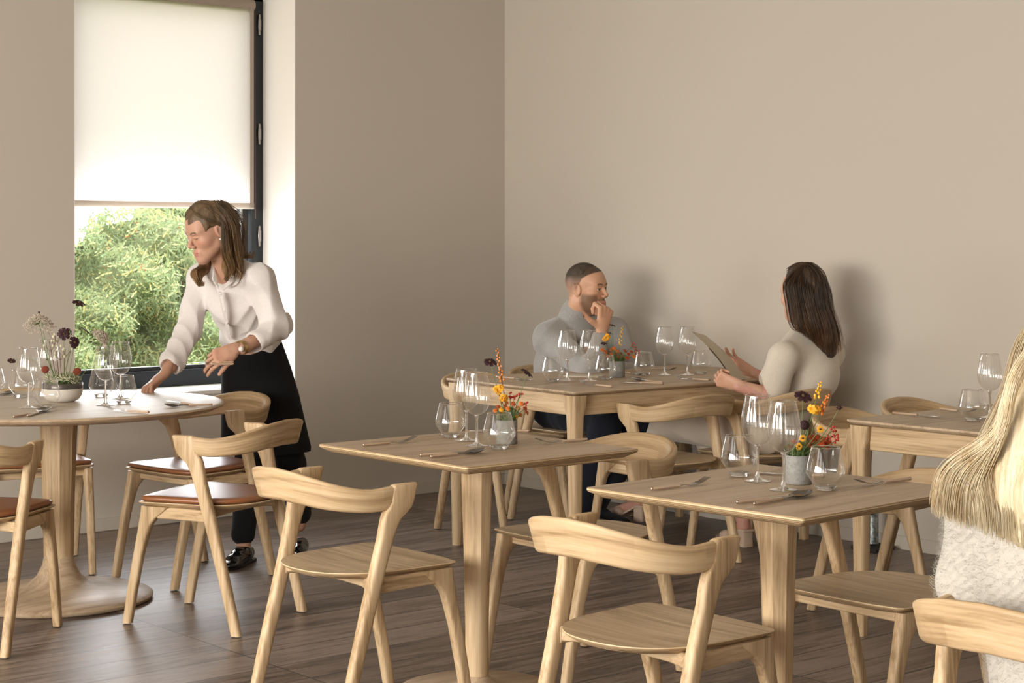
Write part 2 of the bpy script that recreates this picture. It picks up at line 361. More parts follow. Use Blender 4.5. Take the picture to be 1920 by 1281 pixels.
# ------------------------------------------------------------------ outside: hedge, lawn
struct(MB().add([(-14, YW + .46, -.3), (30, YW + .46, -.3), (30, 40, -.3), (-14, 40, -.3)], [(0, 1, 2, 3)]), 'ground', mat('lawn', (.16, .22, .06), .9))
def leafy(name, label, cat, x0, x1, y0, zt, n, mats, base):
    rnd = random.Random(3); lf = MB(); fm = []
    for k in range(n):
        x = rnd.uniform(x0, x1); z = rnd.uniform(-.2, 1) ** 1 * zt(x) if False else rnd.uniform(.2, zt(x))
        dep = .28 * math.sin(x * 3.1 + z * 2.0) + .22 * math.sin(x * 7.3 - z * 5.1) + .12 * math.sin(z * 13 + x * 11) + .5 * (z / 3.) ** 2
        y = y0 + dep + rnd.uniform(-.10, .10)
        c = Vector((x, y, z)); s_ = rnd.uniform(.014, .030)
        a = rnd.uniform(0, 2 * PI); t = Vector((math.cos(a), rnd.uniform(-.5, .3), math.sin(a))).normalized()
        nrm = Vector((rnd.uniform(-.6, .6), -1, rnd.uniform(-.3, 1.0))).normalized(); u = t.cross(nrm).normalized()
        q = rnd.choice((0, 0, 0, 1, 1, 2)) if rnd.random() > .012 else 3
        if q == 3: s_ *= .5
        for st in range(3):
            cc = c + t * s_ * 1.1 * st + nrm * rnd.uniform(-.01, .01)
            lf.add([cc - t * s_ * .7, cc + u * s_ * .32, cc + t * s_ * .8, cc - u * s_ * .32], [(0, 1, 2, 3)]); fm.append(q)
    # core surface behind the leaves
    nx, nz = 60, 36; b = len(lf.v)
    for i in range(nx + 1):
        for k in range(nz + 1):
            x = x0 + (x1 - x0) * i / nx; z = -.3 + (zt(x) - .12 + .3) * k / nz
            dep = .28 * math.sin(x * 3.1 + z * 2.0) + .22 * math.sin(x * 7.3 - z * 5.1) + .12 * math.sin(z * 13 + x * 11) + .5 * (z / 3.) ** 2
            lf.v.append((x, y0 + dep + .10, z))
    for i in range(nx):
        for k in range(nz):
            a = b + i * (nz + 1) + k; lf.f.append((a, a + nz + 1, a + nz + 2, a + 1)); fm.append(4)
    o = lf.build(name, None, mats=mats, fmat=fm, smooth=0); tag(o, label, cat); return o
lm_ = []
for nm, c in (('leaf_light', (.42, .50, .28)), ('leaf_mid', (.28, .37, .21)), ('leaf_yellow', (.60, .57, .28)), ('berry_orange', (.75, .22, .06)), ('hedge_core', (.24, .28, .15))):
    mm = mat(nm, c, .6, spec=.3)
    if nm != 'hedge_core': translucent(mm, tuple(min(1, x * 1.3) for x in c), .4)
    lm_.append(mm)
leafy('hedge', 'tall leafy green hedge outside the window', 'hedge', 4.2, 10.6, 12.2,
      lambda x: 1.53 + .26 * math.tanh((x - 6.35) * 2.2) - .12 * max(0, min(1, (x - 7.0) * 2)) + .10 * math.sin(x * 5) + .07 * math.sin(x * 11.3), 34000, lm_, None)

# ------------------------------------------------------------------ chair
def side_pts():  # front and back edge of the rear leg, by height
    return [(0.004, -.250, -.213), (.15, -.215, -.176), (.42, -.143, -.098), (.55, -.109, -.058), (.575, -.105, -.048), (.602, -.100, -.034), (.62, -.094, -.010), (.632, -.084, .004), (.650, -.074, .012), (.68, -.070, .020), (.694, -.066, .024), (.6985, -.058, .021)]
def make_chair(cushion):
    root = empty('dining_chair', (0, 0, 0))
    a, yb, yfr, nn = .213, -.232, .194, 2.3
    def outline(ins, n=28):
        q = []
        for k in range(n + 1):       # back half, from left (-x) over the back to right
            t = PI * k / n; cx, sy = -math.cos(t), math.sin(t)
            x = (a - ins) * abs(cx) ** (2 / nn) * (1 if cx > 0 else -1); y = (yb + ins) * abs(sy) ** (2 / nn)
            q.append((x, y))
        w = .222 - ins; y1 = yfr - ins
        q += [(w * .985, .10), (w, y1 - .035), (w - .004, y1 - .012), (w - .016, y1 - .001), (w * .6, y1 + .010), (0, y1 + .014), (-w * .6, y1 + .010), (-w + .016, y1 - .001), (-w + .004, y1 - .012), (-w, y1 - .035), (-w * .985, .10)]
        return q
    def dip(x, y): return -.006 * math.exp(-((x / .13) ** 2 + ((y + .03) / .13) ** 2))
    sm = MB(); secs = []
    for ins, z in ((.026, .4300), (.004, .4430), (0, .4465), (.0015, .4500)):
        secs.append([(x, y, z) for x, y in outline(ins)])
    n = len(secs[0]); sm.loft(secs, False); sm.f.append(tuple(reversed(range(n))))
    fm = [0] * (3 * n) + [0]
    last = secs[-1]; base = 3 * n                       # dished top as shrinking rings
    for r in (.8, .6, .4, .2):
        b2 = len(sm.v); sm.v += [(x * r, y * r, .450 + dip(x * r, y * r)) for x, y, z in last]
        for j in range(n): sm.f.append((base + j, base + (j + 1) % n, b2 + (j + 1) % n, b2 + j)); fm.append(1)
        base = b2
    sm.f.append(tuple(base + j for j in range(n))); fm.append(1)
    sm.build('seat', None, root, mats=[M['ply'], M['oak_seat']], fmat=fm, smooth=30)
    if cushion:
        cm = MB(); cm.loft([[(x, y, z) for x, y in outline(ins)] for ins, z in ((.016, .4503), (.009, .454), (.007, .461), (.010, .467), (.020, .4705), (.05, .4715))], False)
        n = len(outline(0)); k0 = len(cm.v) - n; cm.f.append(tuple(k0 + j for j in range(n))); cm.f.append(tuple(reversed(range(n))))
        tag(cm.build('seat_cushion', M['leather'], root, smooth=50), 'tan leather seat cushion')
    # rear legs
    for s in (-1, 1):
        zs = [p[0] for p in side_pts()]; yb_ = [p[1] for p in side_pts()]; yf_ = [p[2] for p in side_pts()]
        secs = []
        for z in [.004, .08, .2, .33, .42, .48, .55, .575, .60, .62, .632, .65, .68, .694, .6985]:
            b0, f0 = interp(z, zs, yb_), interp(z, zs, yf_); cx = interp(z, [0, .43, .63], [.228, .229, .237]); th = interp(z, [0, .4, .6, .65, .694, .6985], [.030, .036, .030, .0285, .0275, .022])
            q = rrect(th, f0 - b0, min(th, f0 - b0) * .36, 3)
            secs.append([(s * cx + x, (b0 + f0) / 2 + y, z) for x, y in q])
        MB().loft(secs).build('leg', M['oak_z'], root, smooth=50)
        fs = []
        for z, y0_, y1_ in ((.004, .229, .263), (.12, .207, .243), (.26, .176, .214), (.33, .154, .198), (.365, .140, .191), (.39, .118, .186), (.41, .090, .182), (.434, .060, .178)):
            cx = interp(z, [0, .43], [.197, .200]); th = interp(z, [0, .43], [.028, .034]); q = rrect(th, y1_ - y0_, th * .3, 3)
            fs.append([(s * cx + x, (y0_ + y1_) / 2 + y, z) for x, y in q])
        MB().loft(fs).build('leg', M['oak_z'], root, smooth=50)
        rl = MB(); q = rrect(.022, .042, .006, 2)
        rl.loft([[(s * cx + x, y, .412 + z) for x, z in q] for y, cx in ((-.125, .219), (-.05, .206), (.04, .200), (.11, .200))])
        rl.build('side_rail', M['oak_y'], root, smooth=50)
        for yy, cx in ((-.232, .228), (.246, .197)):
            MB().tube([(s * cx, yy, 0), (s * cx, yy, .006)], .009, 10).build('glide', M['glide'], root)
    MB().box((-.205, .115, .398), (.205, .135, .434)).build('front_rail', M['oak_x'], root, bevel=.004)
    q = rrect(.020, .036, .005, 2)
    MB().loft([[(x, y + a_, .415 + z) for a_, z in q] for x, y in ((-.222, -.122), (-.18, -.098), (-.12, -.078), (0, -.07), (.12, -.078), (.18, -.098), (.222, -.122))]).build('back_rail', M['oak_x'], root, smooth=50)
    # curved backrest with forward-pointing ends
    A, B, yc, ne = .237, .268, -.022, 2.7; path = []
    path += [(-A, -.012), (-A, -.020)]
    for k in range(33):
        t = PI * k / 32; cx, sy = -math.cos(t), math.sin(t)
        path.append((A * abs(cx) ** (2 / ne) * (1 if cx > 0 else -1), yc - B * abs(sy) ** (2 / ne)))
    path += [(A, -.020), (A, -.012)]
    L = [0]
    for i in range(1, len(path)): L.append(L[-1] + math.hypot(path[i][0] - path[i - 1][0], path[i][1] - path[i - 1][1]))
    secs = []; gv = []
    for i, (x, y) in enumerate(path):
        s_ = min(L[i], L[-1] - L[i]); u = s_ / (L[-1] / 2)
        zt = interp(u, [0, .08, .16, .26, .36, .5, .65, .8, 1], [.6985, .6975, .694, .690, .694, .708, .727, .740, .745])
        zb = interp(u, [0, .05, .16, .30, .5, .75, 1], [.638, .632, .627, .625, .632, .645, .650])
        th = interp(u, [0, .1, .3, .6, 1], [.022, .025, .027, .024, .023]); tilt = interp(u, [0, .3, .6, 1], [0, .006, .022, .026])
        x0, y0_ = path[max(i - 1, 0)]; x1, y1_ = path[min(i + 1, len(path) - 1)]; tx, ty = x1 - x0, y1_ - y0_; l_ = math.hypot(tx, ty); nx_, ny_ = -ty / l_, tx / l_
        if nx_ * x + ny_ * (y + .05) < 0: nx_, ny_ = -nx_, -ny_
        hh = zt - zb; q = rrect(th, hh, th * .42, 3); sec = []
        for a_, z in q:
            o_ = a_ + tilt * (z / hh) * 1.0 - (.006 * (1 - (2 * z / hh) ** 2) if u > .3 else 0) * 0
            lean = 0     # slanted front end
            sec.append((x + nx_ * o_, y + ny_ * o_ + lean * (1 - u / .06 if u < .06 else 0), (zt + zb) / 2 + z))
        secs.append(sec); gv += [(L[i], a_, z) for a_, z in q]
    bo_ = MB().loft(secs).build('backrest', M['oak_band'], root, smooth=60); at_ = bo_.data.attributes.new('grain', 'FLOAT_VECTOR', 'POINT'); at_.data.foreach_set('vector', np.array(gv, dtype=np.float32).ravel())
    return root
proto = {False: make_chair(False), True: make_chair(True)}; used = {}
def chair(cushion, x, y, rz, label, group):
    o = proto[cushion] if not used.get(cushion) else copy_tree(proto[cushion])
    used[cushion] = True; o.location = (x, y, 0); o.rotation_euler = (0, 0, rz); tag(o, label, 'chair', group); return o
G1, G2 = 'leather cushioned chairs around the round table', 'bare oak chairs at the square and rectangular tables'
chair(True, 3.363, 5.647, .463, 'oak chair with tan leather seat at the near right of the round table', G1)
chair(True, 3.728, 6.433, 1.70, 'oak chair with leather seat between the round table and the standing waitress', G1)
chair(True, 2.547, 5.893, -.878, 'oak chair with orange-tan leather seat, cut off by the left edge', G1)
chair(True, 3.287, 7.012, 2.897, 'oak chair with leather seat behind the round table, near the wall socket', G1)
chair(False, 3.031, 4.263, -1.569, 'oak chair in front of the middle square table, its back to us', G2)
chair(False, 3.051, 3.052, -1.548, 'oak chair in front of the right-hand square table, largest chair seat in view', G2)
chair(False, 3.869, 4.219, 1.57, 'oak chair on the far right side of the middle square table', G2)
chair(False, 3.86, 3.01, 1.57, 'oak chair on the far side of the right-hand square table', G2)
chair(False, 5.44, 5.442 - .03, -.036, 'empty oak chair on the near side of the back table, left of the seated woman', G2)
chair(False, 5.97, 5.32, .0, 'oak chair under the dark-haired woman with the menu', G2)
chair(False, 5.445, 6.477, 3.127, 'empty oak chair on the far side of the back table, left of the seated man', G2)
chair(False, 5.995, 6.621, 3.164, 'oak chair under the man in the grey turtleneck', G2)
chair(False, 5.40, 4.13, 3.269, 'oak chair on the far side of the right rear table, left of its twin', G2)
chair(False, 5.93, 4.22, 3.20, 'oak chair on the far side of the right rear table, beside the right wall', G2)
chair(False, 2.97, 1.855, -1.56, 'oak chair under the blonde woman at the bottom right corner', G2)

# ------------------------------------------------------------------ tables
def top_slab(cx, cy, wx, wy, z0, z1, under=.03, r=.008):
    q = rrect(wx, wy, r, 3); mb = MB(); secs = []
    for ins, z in ((under, z0), (.002, z1 - .010), (0, z1 - .007), (0, z1 - .0015), (.0015, z1)):
        secs.append([(cx + x - math.copysign(min(ins, abs(x)), x), cy + y - math.copysign(min(ins, abs(y)), y), z) for x, y in q])
    mb.loft(secs); n = len(q); fm = [0] * (4 * n) + [0, 1]
    return mb, fm
def pedestal(cx, cy, wx, wy, rz, label):
    t = empty('pedestal_table', (cx, cy, 0), rz, label, 'table', 'square pedestal tables')
    mb, fm = top_slab(0, 0, wx, wy, .734, .76); mb.build('tabletop', None, t, mats=[M['ply'], M['oak_top']], fmat=fm, smooth=30)
    p = MB(); secs = []
    for z, r, k in ((.02, .041, 0), (.06, .036, 0), (.2, .036, .2), (.45, .041, .6), (.62, .046, 1), (.734, .049, 1)):
        q = []
        for j in range(32):
            a = 2 * PI * j / 32; ro = r / max(abs(math.cos(((a + PI / 8) % (PI / 4)) - PI / 8)), .5); rr = r * (1 - k) + ro * k * .97
            q.append((rr * math.cos(a), rr * math.sin(a), z))
        secs.append(q)
    p.loft(secs).build('pedestal', M['oak_z'], t, smooth=25)
    MB().lathe([(.0, 0), (.235, 0), (.25, .006), (.25, .014), (.242, .02), (.12, .027), (.065, .035), (.045, .055), (.03, .07)], 64).build('base', M['oak_top'], t, smooth=50)
    return t
pedestal(3.407, 4.184, .667, .731, 0, 'square oak pedestal table in the middle, set with two wine glasses and flowers')
pedestal(3.415, 2.985, .69, .69, .05, 'square oak pedestal table on the right, nearest table to us')
rt = empty('round_table', (3.077, 6.333, 0), 0, 'round oak pedestal table by the window where the waitress is setting places', 'table')
rt_m = wood('window_sheen_oak', 0, (.42, .34, .26), (.50, .42, .33), (.56, .48, .39), .48); rt_m.node_tree.nodes['Principled BSDF'].inputs['Specular IOR Level'].default_value = .9  # oak paled: the window's sheen is painted into the colour
mb = MB(); mb.lathe([(0, .728), (.55, .728), (.60, .735), (.628, .747), (.632, .753), (.627, .7585), (.615, .76), (0, .76)], 96)
fm = [0] * (5 * 96) + [1] * (2 * 96); mb.build('tabletop', None, rt, mats=[M['oak_top'], rt_m], fmat=fm, smooth=50)
p = MB(); secs = []
for z, r in ((.03, .075), (.08, .062), (.16, .055), (.4, .056), (.6, .062), (.728, .069)):
    k = min(1, max(0, (z - .05) / .3)); secs.append([((r * (1 - k) + k * r / math.cos(((2 * PI * j / 32 + PI / 8) % (PI / 4)) - PI / 8)) * math.cos(2 * PI * j / 32), (r * (1 - k) + k * r / math.cos(((2 * PI * j / 32 + PI / 8) % (PI / 4)) - PI / 8)) * math.sin(2 * PI * j / 32), z) for j in range(32)])
p.loft(secs).build('pedestal', M['oak_z'], rt, smooth=25)
MB().lathe([(0, 0), (.34, 0), (.356, .008), (.358, .018), (.345, .028), (.22, .04), (.12, .065), (.085, .095), (.062, .14), (.05, .2)], 80).build('base', M['oak_top'], rt, smooth=60)
def leg_table(x0, x1, y0, y1, label, rz=0.):
    cx, cy = (x0 + x1) / 2, (y0 + y1) / 2; t = empty('dining_table', (cx, cy, 0), rz, label, 'table', 'rectangular oak tables')
    mb, fm = top_slab(0, 0, x1 - x0, y1 - y0, .740, .76, .022, .015); mb.build('tabletop', None, t, mats=[M['oak_top'], M['oak_top']], fmat=fm, smooth=30)
    hx, hy = (x1 - x0) / 2, (y1 - y0) / 2
    for s in (-1, 1):
        MB().box((-hx + .08, s * (hy - .045) - .011, .655), (hx - .08, s * (hy - .045) + .011, .740)).build('apron', M['oak_x'], t, bevel=.003)
        MB().box((s * (hx - .045) - .011, -hy + .08, .655), (s * (hx - .045) + .011, hy - .08, .740)).build('apron', M['oak_y'], t, bevel=.003)
        for u in (-1, 1):
            px, py = s * (hx - .040), u * (hy - .040); secs = []
            for z, w, off in ((0, .040, 0), (.3, .048, 0), (.6, .056, 0), (.655, .060, .001), (.69, .074, .006), (.74, .080, .008)):
                q = rrect(w, w, .012, 3); secs.append([(px - s * off + x, py - u * off + y, z) for x, y in q])
            MB().loft(secs).build('leg', M['oak_z'], t, smooth=40)
    return t
leg_table(4.96, 6.41, 5.385, 6.315, 'rectangular oak table at the back where the man and woman sit', -.055)
leg_table(4.915, 6.42, 3.05, 3.985, 'rectangular oak table at the right rear, half hidden by the blonde woman')

# ------------------------------------------------------------------ tableware
TZ = .7605
def glass_part(prof, n, name, root, ribs=0, amp=0, rz=None):
    return MB().lathe(prof, n, ribs=ribs, amp=amp, rz=rz).build(name, M['glass'], root, smooth=70)
def make_wine():
    r = empty('wine_glass', (0, 0, 0))
    bowl = [(.004, .094), (.012, .0955), (.022, .101), (.031, .111), (.038, .125), (.0415, .140), (.042, .153), (.041, .167), (.0385, .183), (.0355, .200), (.0325, .218), (.0318, .224)]
    glass_part(bowl, 160, 'bowl', r, 20, .035, (.10, .215))
    MB().lathe([(.0318, .2238), (.0326, .2246), (.0334, .2238), (.0326, .2230)], 64).build('rim', M['solid_glass'], r)
    MB().lathe([(0, .0962), (.006, .0955), (.0075, .093), (.005, .088), (.0036, .078), (.0034, .05), (.0037, .025), (.0055, .012), (.011, .0065), (.022, .0032), (.034, .0016), (.0355, .0008), (.034, 0), (0, 0)], 32).build('stem', M['solid_glass'], r, smooth=70)
    return r
def make_tumbler():
    r = empty('stemless_glass', (0, 0, 0))
    glass_part([(.018, .006), (.024, .0085), (.033, .018), (.0430, .0315), (.0485, .040), (.0500, .0455), (.0492, .052), (.0462, .066), (.0428, .081), (.0390, .097), (.0362, .108)], 64, 'bowl', r)
    MB().lathe([(.0355, .1078), (.0362, .1086), (.0369, .1078), (.0362, .107)], 64).build('rim', M['solid_glass'], r)
    MB().lathe([(0, .0), (.021, .0), (.023, .002), (.0285, .0095), (.027, .0115), (.016, .008), (0, .0075)], 48).build('thick_base', M['solid_glass'], r, smooth=60)
    return r
pw_, pt_ = make_wine(), make_tumbler(); nw = nt = 0
def wine(px, py, label, sc=1.):
    global nw
    o = pw_ if nw == 0 else copy_tree(pw_); nw += 1; o.location = at(px, py, TZ); o.scale = (sc, sc, sc); tag(o, label, 'wine glass', 'ribbed wine glasses on the tables')
def tumbler(px, py, label, sc=1.):
    global nt
    o = pt_ if nt == 0 else copy_tree(pt_); nt += 1; o.location = at(px, py, TZ); o.scale = (sc, sc, sc); tag(o, label, 'glass', 'stemless water glasses on the tables')
wine(874.6, 826, 'ribbed wine glass on the middle square table, the left and rear one of its pair')
wine(894, 836, 'ribbed wine glass on the middle square table, between its twin and the front tumbler')
tumbler(845, 820, 'stemless glass on the middle square table, left of the wine glasses')
tumbler(936, 842, 'stemless glass on the middle square table, in front of the flower pot')
wine(1420.5, 902, 'ribbed wine glass on the right-hand square table, the left one of its pair')
wine(1469, 919, 'ribbed wine glass on the right-hand square table, the nearer one in front of the pot')
tumbler(1386, 893, 'stemless glass on the right-hand square table, left of the wine glasses')
tumbler(1548, 919, 'stemless glass on the right-hand square table, right of the concrete pot')
tumbler(1036, 715.5, 'stemless glass on the back table, leftmost, in front of the grey sweater')
wine(1064, 713.5, 'wine glass on the back table, left one of the two before the man')
wine(1105, 713.5, 'wine glass on the back table, right one of the two before the man')
tumbler(1135, 711.5, 'stemless glass on the back table, overlapping the left side of the flower pot')
tumbler(1207, 704, 'stemless glass on the back table, just right of the flower pot')
wine(1246, 703, 'wine glass on the back table before the bare wall, left one of two')
wine(1289, 703, 'wine glass on the back table touching the top of the menu')
tumbler(1314, 701, 'stemless glass on the back table, rightmost, under the raised menu')
tumbler(1824, 789, 'stemless glass on the right rear table beside the blonde hair')
wine(1856, 783, 'wine glass on the right rear table, partly behind the blonde hair')
wine(53, 765, 'wine glass on the round table, left one in front of the bowl of flowers')
tumbler(40, 745, 'stemless glass on the round table behind the left wine glass')
tumbler(88, 765, 'stemless glass on the round table directly in front of the flower bowl')
wine(90, 741, 'wine glass on the round table behind the flower bowl')
tumbler(190, 744, 'stemless glass on the round table just right of the flower bowl')
wine(198, 760, 'wine glass on the round table nearest the fork, right of the flower bowl')
wine(226, 747, 'wine glass on the round table nearest the waitress')
tumbler(232, 757, 'stemless glass on the round table in front of the waitress hand')
tumbler(-14, 742, 'stemless glass on the round table cut off by the left edge')

def make_fork():
    r = empty('fork', (0, 0, 0))
    MB().tube([(-.100, 0, .0055), (-.06, 0, .0055), (-.004, 0, .0052)], [.0050, .0056, .0044], 10, flat=(1.15, .8)).build('handle', M['handle'], r)
    MB().ball((-.101, 0, .0055), .0049, 10, 8).build('end_cap', M['brass'], r)
    h = MB(); xs = [-.006, .012, .03, .045, .056]; ws = [.0035, .003, .003, .010, .0115]; zs = [.0052, .006, .003, .004, .006]
    h.loft([[(x, -w, z), (x, w, z), (x, w, z + .0016), (x, -w, z + .0016)] for x, w, z in zip(xs, ws, zs)])
    h.build('neck', M['metal'], r, smooth=60)
    for y in (-.0092, -.0031, .0031, .0092):
        t = MB(); t.loft([[(x, y - w, z), (x, y + w, z), (x, y + w, z + .0015), (x, y - w, z + .0015)] for x, w, z in ((.054, .0021, .0056), (.075, .0019, .0105), (.098, .0009, .0190))])
        t.build('tine', M['metal'], r, smooth=60)
    return r
def make_knife():
    r = empty('knife', (0, 0, 0))
    MB().tube([(-.110, 0, .0055), (-.06, 0, .0055), (-.004, 0, .0052)], [.0050, .0056, .0044], 10, flat=(1.15, .8)).build('handle', M['handle'], r)
    MB().ball((-.111, 0, .0055), .0049, 10, 8).build('end_cap', M['brass'], r)
    MB().loft([[(x, y - w, .004), (x, y + w, .0045), (x, y + w, .0055), (x, y - w, .005)] for x, y, w in ((-.006, 0, .004), (.01, 0, .004), (.022, .001, .009), (.06, 0, .0105), (.085, .002, .008), (.102, .005, .001))]).build('blade', M['metal'], r, smooth=60)
    return r
def make_spoon():
    r = empty('spoon', (0, 0, 0))
    MB().tube([(-.100, 0, .0055), (-.06, 0, .0055), (-.004, 0, .0052)], [.0050, .0056, .0044], 10, flat=(1.15, .8)).build('handle', M['handle'], r)
    MB().ball((-.101, 0, .0055), .0049, 10, 8).build('end_cap', M['brass'], r)
    MB().tube([(-.006, 0, .0055), (.015, 0, .0075), (.036, 0, .007)], [.0032, .0026, .0034], 8).build('neck', M['metal'], r)
    b = MB(); secs = []
    for k in range(9):
        u = k / 8; secs.append([(.066 + .035 * u * math.cos(2 * PI * j / 32), .0235 * u * math.sin(2 * PI * j / 32) * (1 - .12 * math.cos(2 * PI * j / 32)), .0030 + .0078 * u ** 2 + .004 * u * math.cos(2 * PI * j / 32)) for j in range(32)])
    b.loft(secs[::-1], False); b.loft([[(x, y, z - .0012) for x, y, z in q] for q in secs], False)
    b.build('bowl', M['dark_metal'], r, smooth=70)
    return r
kit = {'fork': make_fork(), 'knife': make_knife(), 'spoon': make_spoon()}; kused = {}
def cut(kind, a, b, label, z=TZ, lift=0., grp=None):
    "handle end pixel a, tip pixel b, on the table top"
    o = kit[kind] if kind not in kused else copy_tree(kit[kind]); kused[kind] = 1
    A, B = at(*a, z), at(*b, z + (.012 if kind == 'fork' else .004)); d = B - A
    mid = A + (B - A) * .52; o.location = (mid.x, mid.y, z + lift); o.rotation_euler = (0, 0, math.atan2(d.y, d.x))
    sc = min(1.12, max(.9, math.hypot(d.x, d.y) / .205)); o.scale = (sc, 1, 1)
    tag(o, label, kind, ('knives' if kind == 'knife' else kind + 's') + ' laid on the tables'); return o
cut('fork', (680, 838), (779, 822), 'wooden-handled fork near the left corner of the middle square table')
cut('knife', (797, 856), (892, 847), 'knife lying beside the spoon on the middle square table')
cut('spoon', (806, 859.5), (907, 847), 'spoon at the front edge of the middle square table')
cut('fork', (1102, 827), (1006, 827), 'fork near the right corner of the middle square table')
cut('knife', (984, 811), (888, 808), 'knife behind the glasses on the middle square table')
cut('fork', (1220, 921), (1327, 900), 'wooden-handled fork near the left corner of the right-hand square table')
cut('knife', (1388, 945), (1492, 931), 'knife lying beside the spoon on the right-hand square table')
cut('spoon', (1412, 949), (1519, 927), 'spoon at the front edge of the right-hand square table')
cut('fork', (1709, 901), (1606, 905), 'fork near the right corner of the right-hand square table')
cut('knife', (1530, 896), (1428, 886), 'knife behind the wine glasses on the right-hand square table')
cut('fork', (1149, 727), (1087, 716), 'fork at the front left corner of the back table')
cut('knife', (1235, 721), (1171, 717), 'knife on the front edge of the back table, pointing left')
cut('spoon', (1247, 720), (1184, 711), 'spoon on the front edge of the back table, beside a knife')
cut('fork', (1331, 715), (1267, 706), 'fork on the back table close to the woman\'s left hand')
cut('knife', (931, 708.5), (1000, 713), 'knife at the far left corner of the back table')
cut('fork', (1225, 693), (1263, 692), 'fork lying behind the wine glasses on the back table')
cut('knife', (1168, 699.5), (1200, 702), 'knife on the back table between the pot and a glass')
cut('knife', (1677, 777), (1764, 782), 'knife at the left end of the right rear table', grp=1)
cut('fork', (1762, 768.5), (1830, 771), 'fork on the right rear table behind the stemless glass')
cut('knife', (28, 784), (84, 771), 'knife lying beside the spoon at the front of the round table')
cut('spoon', (45, 784.5), (93, 767), 'spoon at the front edge of the round table')
cut('fork', (280, 775.5), (199, 765), 'fork lying in front of the glasses on the round table')
cut('knife', (376, 763), (306, 751), 'knife at the right edge of the round table', lift=.0)
cut('spoon', (388, 761.5), (318, 762), 'spoon at the right edge of the round table, against a knife')
cut('spoon', (-20, 745), (17, 738), 'spoon at the left edge of the picture on the round table')

# pots
def concrete_pot(px, py, label, r=.0335, h=.074):
    o = at(px, py, TZ); t = empty('flower_pot', o, 0, label, 'flower pot', 'concrete flower pots')
    MB().lathe([(0, 0), (r - .002, 0), (r, .002), (r, h - .001), (r - .001, h), (r - .004, h), (r - .005, .045), (0, .045)], 48).build('pot', M['concrete'], t, smooth=50)
    MB().lathe([(0, .062), (r - .0055, .060)], 24).build('flower_foam', M_g['foam'], t)
    return Vector((o.x, o.y, TZ + h))
M_g = {'foam': mat('dark_foam', (.05, .07, .03), .9), 'stem': mat('green_stem', (.14, .20, .06), .6), 'brownstem': mat('red_brown_stem', (.14, .05, .03), .6), 'leaf': mat('leaf_green', (.12, .20, .06), .55),
       'dark': mat('chocolate_petal', (.035, .008, .012), .6), 'orange': mat('orange_petal', (.75, .20, .03), .6), 'rust': mat('rust_petal', (.50, .09, .025), .6), 'yellow': mat('yellow_petal', (.90, .45, .03), .55),
       'red': mat('red_berry', (.48, .03, .02), .3), 'amber': mat('amber_berry', (.70, .25, .04), .35), 'lace': mat('lace_florets', (.50, .42, .34), .8), 'cream': mat('cream_florets', (.62, .60, .42), .8),
       'disc': mat('dark_disc', (.09, .05, .02), .8), 'maroon': mat('maroon_pompom', (.22, .045, .02), .7), 'gold': mat('gold_disc', (.55, .30, .03), .8)}
def frame(n):
    n = Vector(n).normalized(); u = n.cross(Vector((0, 0, 1)) if abs(n.z) < .95 else Vector((1, 0, 0))).normalized(); return u, n.cross(u).normalized(), n
def stem_tube(root, p0, p1, bend, mname='stem', r=.0011):
    p0, p1 = Vector(p0), Vector(p1); b = Vector(bend)
    pts = [p0 + (p1 - p0) * t + b * math.sin(PI * t) for t in [i / 8 for i in range(9)]]
    MB().tube(pts, [r * (1.2 - .4 * i / 8) for i in range(9)], 6).build('stem', M_g[mname], root, local=False)
    return (pts[-1] - pts[-2]).normalized()
def petals(root, c, nrm, R, n, mname, wid=.42, droop=.0, cup=.15, notch=True):
    u, v, w = frame(nrm); mb = MB(); c = Vector(c)
    for k in range(n):
        a = 2 * PI * k / n + random.uniform(-.08, .08); d = u * math.cos(a) + v * math.sin(a); t = w.cross(d)
        rr = R * random.uniform(.9, 1.08); q = []
        prof = ((.12, .10, .0), (.45, .8, cup), (.8, 1.0, cup * .6 - droop), (1.0, .55, cup * .2 - droop * 1.6))
        L, Rr, Ce = [], [], []
        for f, wd, up in prof:
            L.append(c + d * rr * f + t * rr * wid * wd + w * rr * up); Rr.append(c + d * rr * f - t * rr * wid * wd + w * rr * up); Ce.append(c + d * rr * (f if f < 1 or not notch else .93) + w * rr * (up - .05))
        b = len(mb.v); vs = []
        for i in range(4): vs += [L[i], Ce[i], Rr[i]]
        mb.add(vs, [(3 * i + j, 3 * i + j + 1, 3 * i + j + 4, 3 * i + j + 3) for i in range(3) for j in range(2)])
    mb.build('petals', M_g[mname], root, local=False, smooth=70)
    return u, v, w
